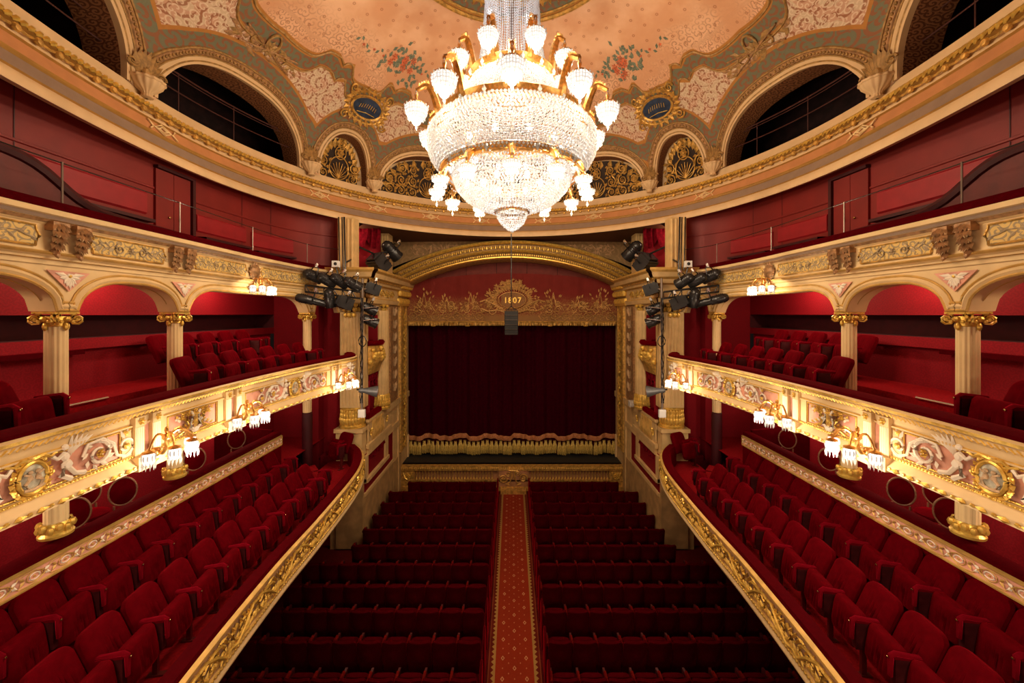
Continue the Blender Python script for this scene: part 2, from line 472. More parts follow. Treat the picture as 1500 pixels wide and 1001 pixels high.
# rosette dots on the peach field
sp = n.n('SeparateXYZ'); n.link(n.vmath('SCALE', uv), sp.inputs[0]); sp.inputs[0].links[0].from_node.inputs['Scale'].default_value = 3.1
row = n.math('FLOOR', sp.outputs[1]); fx = n.math('FRACT', n.math('ADD', sp.outputs[0], n.math('MULTIPLY', n.math('MODULO', row, 2.), .5)))
ddx = n.math('SUBTRACT', fx, .5); ddy = n.math('SUBTRACT', n.math('FRACT', sp.outputs[1]), .5)
dd = n.math('SQRT', n.math('ADD', n.math('MULTIPLY', ddx, ddx), n.math('MULTIPLY', ddy, ddy)))
dot = n.math('MULTIPLY', n.step(dd, .13, .08), n.step(dd, .02, .06))
peach = n.mix(n.math('MULTIPLY', dot, .55), peach, srgb(150, 84, 46))
# faint garland scrolls near the edge of the field
edge = n.math('MULTIPLY', n.step(ds, 1.15, .2), n.step(nz, .38, .6))
peach = n.mix(n.math('MULTIPLY', n.math('MULTIPLY', sc2, edge), .6), peach, srgb(150, 96, 66))
c = ornate
c = n.mix(n.step(da, .60, .59), c, goldc); c = n.mix(n.step(da, .54, .53), c, green); c = n.mix(n.step(da, .29, .28), c, goldc)
c = n.mix(n.step(da, .12, .11), c, srgb(216, 172, 132))
c = n.mix(n.step(ds, -.38, -.37), c, goldc); c = n.mix(n.step(ds, -.31, -.30), c, green); c = n.mix(n.step(ds, -.06, -.05), c, goldc)
c = n.mix(n.step(ds, .05, .07), c, peach)
c = n.mix(n.step(rho, .395, .385), c, goldc); c = n.mix(n.step(rho, .375, .37), c, green); c = n.mix(n.step(rho, .315, .31), c, goldc)
c = n.mix(n.step(rho, .29, .285), c, srgb(96, 60, 34))
n.base(c); n.bump(n.math('ADD', n.math('MULTIPLY', sc1, .6), nf), .12, .02); M['ceiling'] = n.m
n = NT('painted_soffit'); n.set(.65, 0, .2); sc1, _ = n.scrolls(n.uv(), 6.5, 6, 1, .0)
n.base(n.mix(sc1, srgb(142, 96, 62), srgb(94, 54, 32))); M['soffit'] = n.m

M['grille_back'] = plain('grille_backing', (.035, .020, .014), .8)
ceiling = setting('ceiling', (0, DC, DZ))
ths = [radians(-172 + i * 2.0) for i in range(23)]
ths = [t for t in ths if t < radians(-126.5)]
for i, bay in enumerate(BAYS):
    lo, hi = radians(PIERS[i]), radians(PIERS[i + 1]); m_ = 36 if bay[1] > 10 else 26
    ths += [lo, lo + .004] + [arch_pt(bay, j / m_)[0] for j in range(m_ + 1)]
ths += [-t for t in ths if t < radians(-126.5)][::-1]
ths = sorted(set(round(t, 5) for t in ths))
def phi_bot(th):
    for bay in BAYS:
        x = abs(th - radians(bay[0])) / radians(bay[1])
        if x < 1: return (HB * (1 - x ** PB) ** (1 / PB) + B0) / DH
    return B0 / DH * .0
mb = MB(); NR = 64; A_da, A_ds, A_rho = [], [], []; rows = []; uvs = []
for th in ths:
    pb = phi_bot(th); r = []; q = []
    for j in range(NR + 1):
        ph = pb + (pi / 2 - pb) * (j / NR) ** 1.15; r.append(D(th, ph)); rr = cos(ph)
        q.append((th * RM * (1 if rr > .5 else 1), ph * DH * 1.35))
        A_da.append(d_arch(th, ph)); A_ds.append((rho_s(th) - rr) * 6.3); A_rho.append(rr)
        if rr < .745:                       # the field is laid out in plan so that its dots keep their spacing
            q[-1] = (r[-1].x, r[-1].y)
    rows.append(r); uvs.append(q)
mb.grid(rows, 0, uvs=uvs)
dome = mb.build('dome', 'ceiling', ceiling, ang=60)
for nm, a in (('d_arch', A_da), ('d_scallop', A_ds), ('rho', A_rho)):
    at = dome.data.attributes.new(nm, 'FLOAT', 'POINT'); at.data.foreach_set('value', a)
def DO(th, ph, d):
    p = D(th, ph); b = DB if cos(th) > 0 else DBB; return p + V((sin(th) / DA, cos(th) / b, 0)).normalized() * d
def FD(th0, ph0):
    # frame on the dome: u along the ring, v up the cove, w into the room
    return lambda u, v, w: D(th0 + u / (RM * max(.3, cos(ph0))), ph0 + v / DH, w)
def bays_m(fn):
    for bay in BAYS: fn(bay)
def arch_mould(bay):
    nn = 64 if bay[1] > 10 else 40
    mb = MB()
    for d, r in ((.05, .022), (.13, .018), (.26, .024)):
        mb.tube([D(*arch_pt(bay, j / nn, d), .01) for j in range(nn + 1)], r, 5)
    rows = [[D(*arch_pt(bay, j / nn, .14), .0), D(*arch_pt(bay, j / nn, .16), .03), D(*arch_pt(bay, j / nn, .23), .03), D(*arch_pt(bay, j / nn, .25), .0)] for j in range(nn + 1)]
    mb.grid(rows, 1)
    k = int(bay[1] * 5)
    for j in range(k):
        t = (j + .5) / k; th, ph = arch_pt(bay, t, .195); mb.ball(D(th, ph, .035), .030, 0, 6, 4)
    mb.build('arch_moulding', ['painted_gold', 'brown_leaf'], ceiling)
    mb = MB()
    inner = -.0; depth = -.62 if bay[2] == 'open' else -.4
    rows = [[D(*arch_pt(bay, j / nn), .0), DO(*arch_pt(bay, j / nn), -depth)] for j in range(nn + 1)]
    uvs = [[(j * .12, 0), (j * .12, .6)] for j in range(nn + 1)]
    mb.grid(rows, 0, uvs=uvs); mb.build('arch_soffit', 'soffit', ceiling)
    mb = MB()
    rows = [[D(*arch_pt(bay, j / nn, .12), .012), D(*arch_pt(bay, j / nn, .0), .03), DO(*arch_pt(bay, j / nn), .07)] for j in range(nn + 1)]
    mb.grid(rows, 0); mb.build('arch_border', 'cream_up', ceiling)
bays_m(arch_mould)
def blind(bay):
    if bay[2] != 'blind': return
    ac = radians(bay[0]); F = lambda u, v, w: D(ac + u / RM, (B0 + v) / DH, w)
    mb = MB(); nn = 30
    def arch_fill(hw_, hb_, w_):
        rows = []
        for j in range(nn + 1):
            k = pi * j / nn; a_ = hw_ * math.copysign(abs(cos(k)) ** (2 / PB), cos(k)); b_ = hb_ * max(0, sin(k)) ** (2 / PB); rows.append([F(a_, -.1 + (b_ + .1) * q / 6, w_) for q in range(7)])
        mb.grid(rows)
    arch_fill(radians(bay[1]) * RM + .08, HB + .12, -.42)
    mb.build('blind_panel', 'cream_up', ceiling)
    hw = radians(bay[1]) * RM - .14; hb = HB - .2
    mb = MB(); arch_fill(hw, hb, -.385)
    mb.build('grille_backing', 'grille_back', ceiling)
    mb = MB()
    # openwork: a shell, flanking scrolls and a crown of rosettes
    for k in range(9):
        a = pi * (.12 + .76 * k / 8); mb.ftube(F, [(.0, .12, -.33), (.16 * cos(a) * 1.1, .12 + .16 * sin(a) * 1.4, -.31), (.30 * cos(a), .14 + .36 * sin(a), -.32)], .011)
    mb.fell(F, 0, .36, .27, .27, .018, -.32); mb.rosette(F, 0, .72, .13, 0, 0, 7, -.33, .03); mb.fell(F, 0, .72, .15, .15, .014, -.32)
    if hb > .98: mb.rosette(F, 0, hb - .06, .09, 0, 0, 6, -.33, .03); mb.fell(F, 0, hb - .08, .12, .11, .013, -.32)
    m_ = 1 if bay[1] < 10 else 3
    for s_ in (-1, 1):
        for k in range(m_):
            u = s_ * (.48 + k * .36) if m_ > 1 else s_ * .43
            top = hb * (max(0, 1 - (abs(u) / hw) ** PB)) ** (1 / PB)
            for v, R in ((.17, .15), (.45, .15), (.74, .13)):
                if v + R < top + .04:
                    mb.spiral(F, (u, v), R, 1.7, random.uniform(0, 6), s_ * (1 if k % 2 else -1), .024, 0, -.32, .2, 18)
                    mb.rosette(F, u, v, R * .4, 0, 0, 5, -.33, .03)
                    for q in range(6):
                        a = q * pi / 3 + k; mb.leaf(F, u + R * cos(a), v + R * sin(a), u + R * 1.5 * cos(a + .5), v + R * 1.5 * sin(a + .5), .04, .03, 0, -.34)
    for j in range(2, nn - 1, 2):
        k = pi * j / nn; a = hw * math.copysign(abs(cos(k)) ** (2 / PB), cos(k)); b = hb * sin(k) ** (2 / PB)
        mb.leaf(F, a * .8, b * .8, a * 1.02, b * 1.02 + .03, .08, .04, 0, -.35)
    mb.build('grille', 'gold_old', ceiling)
bays_m(blind)
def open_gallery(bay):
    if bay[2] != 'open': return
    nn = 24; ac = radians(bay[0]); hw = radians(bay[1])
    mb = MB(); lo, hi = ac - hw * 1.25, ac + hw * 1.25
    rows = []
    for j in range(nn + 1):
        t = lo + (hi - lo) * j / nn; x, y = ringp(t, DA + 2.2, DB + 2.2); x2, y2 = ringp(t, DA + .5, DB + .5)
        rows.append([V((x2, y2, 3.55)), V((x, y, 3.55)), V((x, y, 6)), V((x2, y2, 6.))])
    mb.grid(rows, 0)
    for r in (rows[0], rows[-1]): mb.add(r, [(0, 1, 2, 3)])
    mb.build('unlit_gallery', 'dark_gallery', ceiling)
    r = thing('gallery_railing', 'thin railing across the dark arched opening, ' + ('left' if bay[0] < 0 else 'right') + (', whole arch' if abs(bay[0]) < 90 else ', arch cut by the corner'), 'railing', (*ringp(ac, DA + .25, DB + .25), 3.8))
    for z, rad in ((4.66, .018), (4.60, .010), (4.30, .014)):
        mb = MB(); mb.tube([V((*ringp(ac - hw + 2 * hw * j / 20, DA + .25, DB + .25), z)) for j in range(21)], rad, 5); mb.build('rail', 'rail_dim', r)
    for t in (-.6, .12):
        mb = MB(); x, y = ringp(ac + hw * t, DA + .25, DB + .25); mb.tube([(x, y, 3.75), (x, y, 4.68)], .011, 6); mb.build('post', 'rail_dim', r)
bays_m(open_gallery)
# scallop mouldings and the rosette ring
mb = MB()
for off, r in ((.0, .026), (.345, .022)):
    pts = []
    for j in range(361):
        th = radians(-150 + 300 * j / 360); q = min(.93, rho_s(th) + off / 6.3); pts.append(D(th, acos(q), .012))
    mb.tube(pts, r, 5)
mb.build('scallop_moulding', 'painted_gold', ceiling)
mb = MB()
for q, r in ((.385, .05), (.365, .03), (.315, .05), (.29, .07), (.2, .05)):
    mb.tube([D(2 * pi * j / 72, acos(q), .02) for j in range(72)], r, 6, closed=True)
for j in range(72):
    th = 2 * pi * j / 72; F = FD(th, acos(.30)); mb.leaf(F, 0, -.16, 0, .1, .07, .05, 0, .02)
mb.build('rosette_ring', 'gold_old', ceiling)
# consoles on the piers: fluted shell vase with a gilt acanthus head
for dg in PIERS:
    th = radians(dg); x, y = ringp(th, DA - .10, DB - .10)
    mb = MB(); mb.lathe([(.02, 3.62), (.09, 3.64), (.07, 3.69), (.09, 3.73), (.15, 3.77), (.21, 3.83), (.235, 3.89), (.255, 3.90), (.26, 3.93), (.24, 3.945), (.0, 3.95)], 112, (x, y, 0), 0, None, .07, 14)
    mb.build('console_vase', 'cream_up', ceiling)
    mb = MB(); F = FD(th, .12)
    for k in range(7):
        a = -.9 + 1.8 * k / 6; mb.leaf(F, .05 * sin(a), -.2, .24 * sin(a), -.08 + .34 * cos(a), .08, .08, 0, .02)
    for s_ in (-1, 1): mb.spiral(F, (s_ * .19, -.06), .08, 1.4, 0, s_, .022, 0, .07)
    mb.fball(F, 0, -.1, .09, 0, .06)
    mb.build('acanthus_head', 'painted_gold', ceiling)
# cartouches, painted trophies, bouquets
def cartouche(dg):
    th = radians(dg); F = FD(th, acos(.853))
    t = bpy.data.objects.new('cartouche', None); COL.objects.link(t); t.parent = ceiling; t.location = F(0, 0, 0) - ceiling.location
    mb = MB(); mb.fdisc(F, 0, 0, .40, .21, .035, 0, 28, .02); mb.build('tablet', 'blue', t)
    mb = MB(); mb.fell(F, 0, 0, .43, .24, .04, .03, 0, 36); mb.fell(F, 0, 0, .53, .34, .03, .02, 0, 36)
    for k in range(22):
        a = 2 * pi * k / 22; mb.leaf(F, .45 * cos(a), .26 * sin(a), .66 * cos(a + .12), .46 * sin(a + .12), .07, .05, 0, .015)
    for s_ in (-1, 1):
        for q in (-1, 1): mb.spiral(F, (s_ * .52, q * .30), .12, 1.5, 0, s_ * q, .03, 0, .04)
    mb.build('gilt_frame', 'gold_old', t)
    mb = MB()
    for k in range(8):
        u = -.22 + .44 * k / 7; mb.ftube(F, [(u - .012, -.045 + .05 * (1 - (u / .25) ** 2), .056), (u + .012, .045 + .05 * (1 - (u / .25) ** 2), .056)], .008)
    mb.ftube(F, [(-.25, -.13, .05), (0, -.10, .056), (.25, -.13, .05)], .010)
    mb.build('lettering', 'gold', t)
for dg in (-48, 48): cartouche(dg)
M['petal_red'] = plain('painted_flowers', srgb(196, 98, 62), .7, var=.35, vs=20)
M['petal_blue'] = plain('painted_leaves', srgb(110, 118, 98), .7, var=.35, vs=20)
for dg in (-43, 43, -100, 100):
    F = FD(radians(dg), acos(.665)); mb = MB()
    for k in range(60):
        a = random.uniform(0, 2 * pi); q = random.random() ** .6; u, v = .55 * q * cos(a), .38 * q * sin(a); b = random.uniform(0, 6)
        mb.leaf(F, u, v, u + .13 * cos(b), v + .13 * sin(b), .04, .008, 0, .006)
    for k in range(9):
        a = random.uniform(0, 2 * pi); q = random.random() * .7; mb.rosette(F, .5 * q * cos(a), .33 * q * sin(a), .085, 1, 1, 6, .01, .008)
    for s_ in (-1, 1):
        for j in range(9): mb.leaf(F, s_ * (.5 + .09 * j), .05 * sin(j), s_ * (.58 + .09 * j), .05 * sin(j + 1) + .05 * (1 if j % 2 else -1), .03, .006, 1 if j % 3 == 0 else 0, .006)
    mb.build('painted_bouquet', ['petal_blue', 'petal_red'], ceiling)
for dg in (-76.25, 76.25):
    F = FD(radians(dg), acos(.857)); mb = MB()
    for k in range(34):
        a = random.gauss(0, .35); u = random.uniform(-.7, .7); v = -.05 * abs(u) + random.uniform(-.12, .14)
        mb.leaf(F, u, v, u + random.uniform(.1, .3) * random.choice((-1, 1)), v + random.uniform(-.12, .12), .045, .02, random.choice((0, 1, 1)), .006)
    for s_ in (-1, 1): mb.ftube(F, [(-.6 * s_, -.15, .03), (0, .02, .03), (.65 * s_, .14, .03)], .022, 1); mb.fell(F, s_ * .3, .02, .12, .09, .02, .03, 0)
    mb.fell(F, 0, .16, .13, .16, .025, .03, 0); mb.rosette(F, 0, .05, .16, 0, 0, 8, .02)
    mb.build('painted_trophy', ['painted_gold', 'brown_leaf'], ceiling)

# cornice ring ------------------------------------------------------------
CA, CB = 5.85, 6.25
def ring_curve(A, B, d0=-150, d1=150, k=150):
    c = Curve([(0, 0), (0, 1)]); c.p = [V((*ringp(radians(d0 + (d1 - d0) * i / k), A, B), 0)) for i in range(k + 1)]
    c.l = [0]
    for i in range(1, k + 1): c.l.append(c.l[-1] + (c.p[i] - c.p[i - 1]).length)
    c.L = c.l[-1]; return c
RC = ring_curve(CA, CB)
trim = setting('trim_1', (0, DC, 2.6))
prof = [(-.62, 3.2), (-.13, 2.63), (-.02, 2.62), (.0, 2.60), (.01, 2.66), (-.02, 2.75), (-.06, 2.78), (-.04, 2.80), (-.12, 2.98), (-.10, 3.0), (-.16, 3.03),
        (-.14, 3.06), (-.20, 3.24), (-.17, 3.26), (-.18, 3.29), (-.28, 3.33), (-.32, 3.46), (-.26, 3.48), (-.30, 3.56), (-.34, 3.585), (-.35, 3.64), (-.42, 3.66), (-.42, 3.80)]
cm = [0, 0, 0, 0, 0, 0, 1, 2, 1, 0, 1, 3, 1, 0, 0, 0, 1, 1, 1, 0, 2, 0]
mb = MB(); RC.sweep(mb, prof, n=150, mis=cm); RC.sweep(mb, [(-.62, 3.2), (-1.7, 3.22)], n=150); mb.build('cornice', ['cream_up', 'line_gold', 'grey_band', 'peach_band', 'soffit'], trim)
mb = MB(); k = int(RC.L / .26)
for j in range(k):
    u = RC.L * (j + .5) / k
    p, t, nn = RC.at(u); F = lambda a, b, c_: p + t * a + nn * (c_ - .27) + V((0, 0, b + 3.40))
    mb.fball(F, 0, 0, .055, 0, .03); mb.ftube(F, [(.05, .01, .02), (.13, -.012, .03), (.21, .01, .02)], .018, 0, 5)
mb.build('ball_moulding', 'gold_old', trim, kind='stuff')
mb = MB(); k = int(RC.L / .09)
for j in range(k):
    u = RC.L * (j + .5) / k; p, t, nn = RC.at(u); c0 = p + nn * -.27 + V((0, 0, 3.52))
    mb.tube([c0 - t * .04 - V((0, 0, .03)), c0 + nn * .02, c0 + t * .04 + V((0, 0, .03))], [.022, .036, .022], 5)
mb.build('rope_moulding', 'gold', trim, kind='stuff')
# lozenges on the peach band under every pier
for i, dg in enumerate([-92.9, -59, -42, -25, -9.6, 9.6, 25, 42, 59, 92.9]):
    th = radians(dg); u = RC.L * (dg + 150) / 300
    best = min(range(len(RC.p)), key=lambda q: abs(atan2(RC.p[q].x / CA, (RC.p[q].y - DC) / (CB if RC.p[q].y > DC else DBB)) - th)); u = RC.l[best]
    p, t, nn = RC.at(u); F = lambda a, b, c_: p + t * a + nn * (c_ - .165 - b * .33 + .012) + V((0, 0, 3.15 + b))
    mb = MB()
    for k_ in (1.0, .55): mb.ftube(F, [(.16 * k_, 0, .01), (0, .085 * k_, .01), (-.16 * k_, 0, .01), (0, -.085 * k_, .01)], .018, 0, 4, True)
    for s_ in (-1, 1): mb.ftube(F, [(s_ * .27, .08, .01), (s_ * .19, 0, .01), (s_ * .27, -.08, .01)], .018, 0, 4)
    mb.build('lozenge', 'cream', trim)
mb = MB(); rows = []
for i in range(73):
    th = radians(-46 + 92 * i / 72); x, y = ringp(th, CA + .1, CB + .1); x2, y2 = ringp(th, CA + 1.7, CB + 2.3)
    rows.append([V((x, y, 2.64)), V((x2, y2, 2.60)), V((x2, y2, 3.2))])
mb.grid(rows, 0); mb.build('cornice_underside', 'soffit_dark' if 'soffit_dark' in M else 'soffit', trim)
# ================================================================ plan curves of the tiers (left half)
C1 = Curve([(-2.6, .9), (-2.9, 2.2), (-3.14, 3.75), (-3.28, 5.5), (-3.31, 6.86), (-3.40, 8.5), (-3.55, 9.4), (-3.80, 10.1), (-4.15, 10.6)])
C2 = Curve([(-4.05, 1.0), (-4.2, 3.0), (-4.32, 5.0), (-4.33, 7.0), (-4.18, 8.5), (-3.97, 9.6), (-3.98, 10.1), (-4.2, 10.55)])
CP = Curve([(-5.2, 1.5), (-5.25, 3.5), (-5.25, 7), (-5.25, 9.05)])
CA3 = Curve([(-5.15, 1.8), (-5.38, 4.0), (-5.42, 6.4), (-5.45, 8.5), (-5.33, 10.0), (-5.1, 10.6), (-4.72, 11.0)])
CW = Curve([(-6.2, 1.0), (-6.2, 6), (-6.1, 8.5), (-5.8, 10.0), (-5.35, 10.8), (-4.85, 11.25)])
COLY = [2.25, 4.72, 6.40, 10.25]
UC = [CA3.uY(y) for y in COLY] + [CA3.L - .02]
built_left = []
# ---------------------------------------------------------------- hall floor, outer walls
fl = setting('floor', (0, 8, -6.35)); mb = MB()
sw = setting('wall_stage', (0, 16.9, -2)); MB().bx(-6, 6, 16.8, 17, -5.6, 2.5).build('stage_back_panel', 'dark', sw)
mb.bx(-7.5, 7.5, -2, 15.2, -6.45, -6.35); mb.build('boards', 'floor_stall', fl)
wb = setting('wall_rear', (0, -2, -2)); mb = MB(); mb.bx(-7.5, 7.5, -2.2, -2, -6.4, 8); mb.build('rear_panel', 'wall_red', wb)
def outer_wall():
    r = setting('wall_left', (-6.7, 6, -2))
    mb = MB()
    def face(x0, y0, x1, y1, z0, z1, m=0):
        L = sqrt((x1 - x0) ** 2 + (y1 - y0) ** 2)
        mb.add([(x0, y0, z0), (x1, y1, z0), (x1, y1, z1), (x0, y0, z1)], [(0, 1, 2, 3)], m, [(0, z0), (L, z0), (L, z1), (0, z1)])
    # tier two back wall: plain damask, a recessed dark band, ledge, posts
    X = -6.7
    face(X, -2, X, 11.2, -.02, .8); face(X, -2, X, 11.2, -.55, -.38); face(X - .1, -2, X - .1, 11.2, -1.5, -.55)
    face(X - .5, 11.19, X, 11.19, -.38, -.02, 1); face(X - .5, -2, X - .5, 11.2, -.38, -.02, 1); mb.add([(X, -2, -.38), (X, 11.2, -.38), (X - .5, 11.2, -.38), (X - .5, -2, -.38)], [(0, 1, 2, 3)], 1)
    mb.add([(X, -2, -.02), (X, 11.2, -.02), (X - .5, 11.2, -.02), (X - .5, -2, -.02)], [(0, 1, 2, 3)], 1)
    face(X, 11.2, -4.3, 11.2, -1.9, .8)
    # tier one
    face(X, -2, X, 11.2, -4.2, -1.9); face(X, 11.2, -4.0, 11.2, -4.3, -1.9)
    # below, behind the stalls
    face(-5.6, -2, -5.6, 10.9, -6.4, -4.0); face(-5.6, 10.9, -4.0, 10.9, -6.4, -4.0)
    mb.build('damask_wall', ['wall_red', 'wall_dark'], r, smooth=False)
    mb = MB(); mb.bx(X - .12, X + .10, 4.0, 6.15, -.62, -.55); mb.build('ledge', 'velvet_rail', r)
    for y in (4.1, 5.15, 6.0):
        mb = MB(); mb.bx(X - .1, X + .02, y - .05, y + .05, -1.5, -.6); mb.build('post', 'wall_red', r)
    for y in (3.6, 4.05):
        mb = MB(); mb.ball((X + .04, y, -.10), .03); mb.tube([(X, y, -.1), (X + .05, y, -.1)], .015); mb.build('door_knob', 'brass', r)
    mb = MB(); mb.bx(X + .002, X + .012, 3.82, 3.84, -1.5, .5); mb.build('door_joint', 'dark', r)
    # kickboards at the foot of the side wall of the stalls
    for k, (y0, y1, h) in enumerate(((8.6, 9.3, .30), (9.3, 10.0, .22), (10.0, 10.85, .34))):
        mb = MB(); mb.bx(-5.6, -5.5, y0, y1 - .02, -6.35, -6.35 + h); mb.build('plinth_block', 'wall_gold', r)
    return r
wl = outer_wall(); mirror(wl)
# ---------------------------------------------------------------- top gallery: panelled red wall, door, rail, swept partition
M['brown_red'] = plain('brown_red_paint', srgb(92, 22, 16), .6, var=.15)
def top_gallery():
    r = setting('wall_left_gallery', (-6.5, 6, 1))
    mb = MB(); CW.sweep(mb, [(0, .8), (0, 3.21)], n=60); mb.build('gallery_wall', 'paint_red', r)
    for y0, y1, z0, z1 in ((3.2, 4.35, 1.72, 2.10), (4.6, 6.72, 1.68, 2.06), (7.75, 9.0, 1.60, 1.95), (9.15, 10.3, 1.55, 1.9)):
        u0, u1 = CW.uY(y0), CW.uY(y1)
        mb = MB(); CW.sweep(mb, [(0, z0), (.03, z0 + .03), (.03, z1 - .03), (0, z1)], u0, u1, 10)
        for u in (u0, u1): mb.add([CW.P(u, z0, 0), CW.P(u, z0 + .03, .03), CW.P(u, z1 - .03, .03), CW.P(u, z1, 0)], [(0, 1, 2, 3)])
        mb.build('raised_panel', 'paint_panel', r)
        mb = MB(); CW.sweep(mb, [(0, z0 - .16), (.22, z0 - .15), (.22, z0 - .10), (0, z0 - .09)], u0, u1 - .05, 10); mb.build('bench_ledge', 'paint_maroon', r)
    for y in (4.95, 8.9, 9.7):
        u = CW.uY(y); mb = MB(); CW.sweep(mb, [(.0, 1.2), (.008, 1.2), (.008, 3.1), (0, 3.1)], u, u + .012, 1); mb.build('panel_joint', 'paint_maroon', r)
    mb = MB(); CW.sweep(mb, [(.0, 2.15), (.02, 2.16), (.02, 2.19), (0, 2.2)], 0, CW.L, 60); mb.build('wall_bead', 'paint_red', r)
    mb = MB(); CW.sweep(mb, [(.0, 3.02), (.05, 3.05), (.05, 3.15), (0, 3.16)], 0, CW.L, 60); mb.build('dark_frieze', 'paint_maroon', r)
    d = setting('door_1', CW.P(CW.uY(7.2), 1.5)); ua, ub, uc = CW.uY(6.86), CW.uY(7.22), CW.uY(7.58)
    for a, b in ((ua, ub), (ub, uc)):
        F = curve_F(CW); mb = MB(); mb.fquad(F, a + .005, .85, b - .006, 2.52, .045, 0, 3, .045); lf = mb.build('door_leaf', 'paint_red', d, smooth=False)
        mb = MB(); q = b - .1 if a == ua else a + .1; mb.fball(F, q, 1.72, .022, 0, .06); mb.build('knob', 'brass', lf)
    F = curve_F(CW); mb = MB(); mb.fquad(F, uc + .005, .85, uc + .07, 2.56, .09, 0, 1, .09); mb.fquad(F, ua, 2.53, uc + .07, 2.58, .09, 0, 3, .09); mb.build('door_frame', 'paint_maroon', d, smooth=False)
    # swept partition of the stair
    t = thing('stair_partition', 'swept dark red partition curving down to the left top gallery rail, by the frame edge', 'partition', (-5.9, 4, .9))
    pts = []
    for j in range(30):
        k = j / 29; y = 3.4 + 3.7 * k; z = 1.46 + .52 / (1 + exp((y - 5.22) * 5.5)); pts.append((y, z))
    mb = MB(); rows = [[V((-6.0 + .0, y, .86)), V((-6.0, y, z)), V((-5.93, y, z)), V((-5.93, y, .86))] for y, z in pts]; mb.grid(rows); mb.build('partition_panel', 'brown_red', t, smooth=False)
    mb = MB(); mb.tube([V((-5.95, y, z - .02)) for y, z in pts], [.075 - .05 * max(0, (y - 5.4) / 1.7) for y, z in pts], 8); mb.build('handrail', 'paint_maroon', t)
    # slab
    s = setting('trim_2', (-6, 6, .8)); mb = MB(); CA3.sweep(mb, [(-.1, .74), (-1.9, .74), (-1.9, .86), (-.1, .86)], n=40); mb.build('gallery_slab', 'paint_red', s)
    for o in (r, d, t, s): mirror(o)
    # rail posts and cable
    for i, y in enumerate((2.9, 4.6, 6.25, 8.06, 10.0)):
        u = CA3.uY(y); p = CA3.P(u, 1.26, .2)
        mb = MB(); mb.tube([p, p + V((0, 0, .5))], .011, 6)
        o = tag(mb.build('rail_post', 'pipe', origin=p), 'thin metal post on the left top gallery rail, %s from the stage' % ORD[4 - i], 'post', 'thin posts on the left top gallery rail')
        mirror(o)
    u0, u1 = CA3.uY(2.9), CA3.uY(10.9)
    mb = MB(); mb.tube([CA3.P(u0 + (u1 - u0) * j / 40, 1.745, .2) for j in range(41)], .007, 4)
    o = tag(mb.build('rail_cable', 'black', origin=CA3.P((u0 + u1) / 2, 1.745, .2)), 'thin dark cable strung along the posts of the left top gallery rail', 'cable'); mirror(o)
top_gallery()
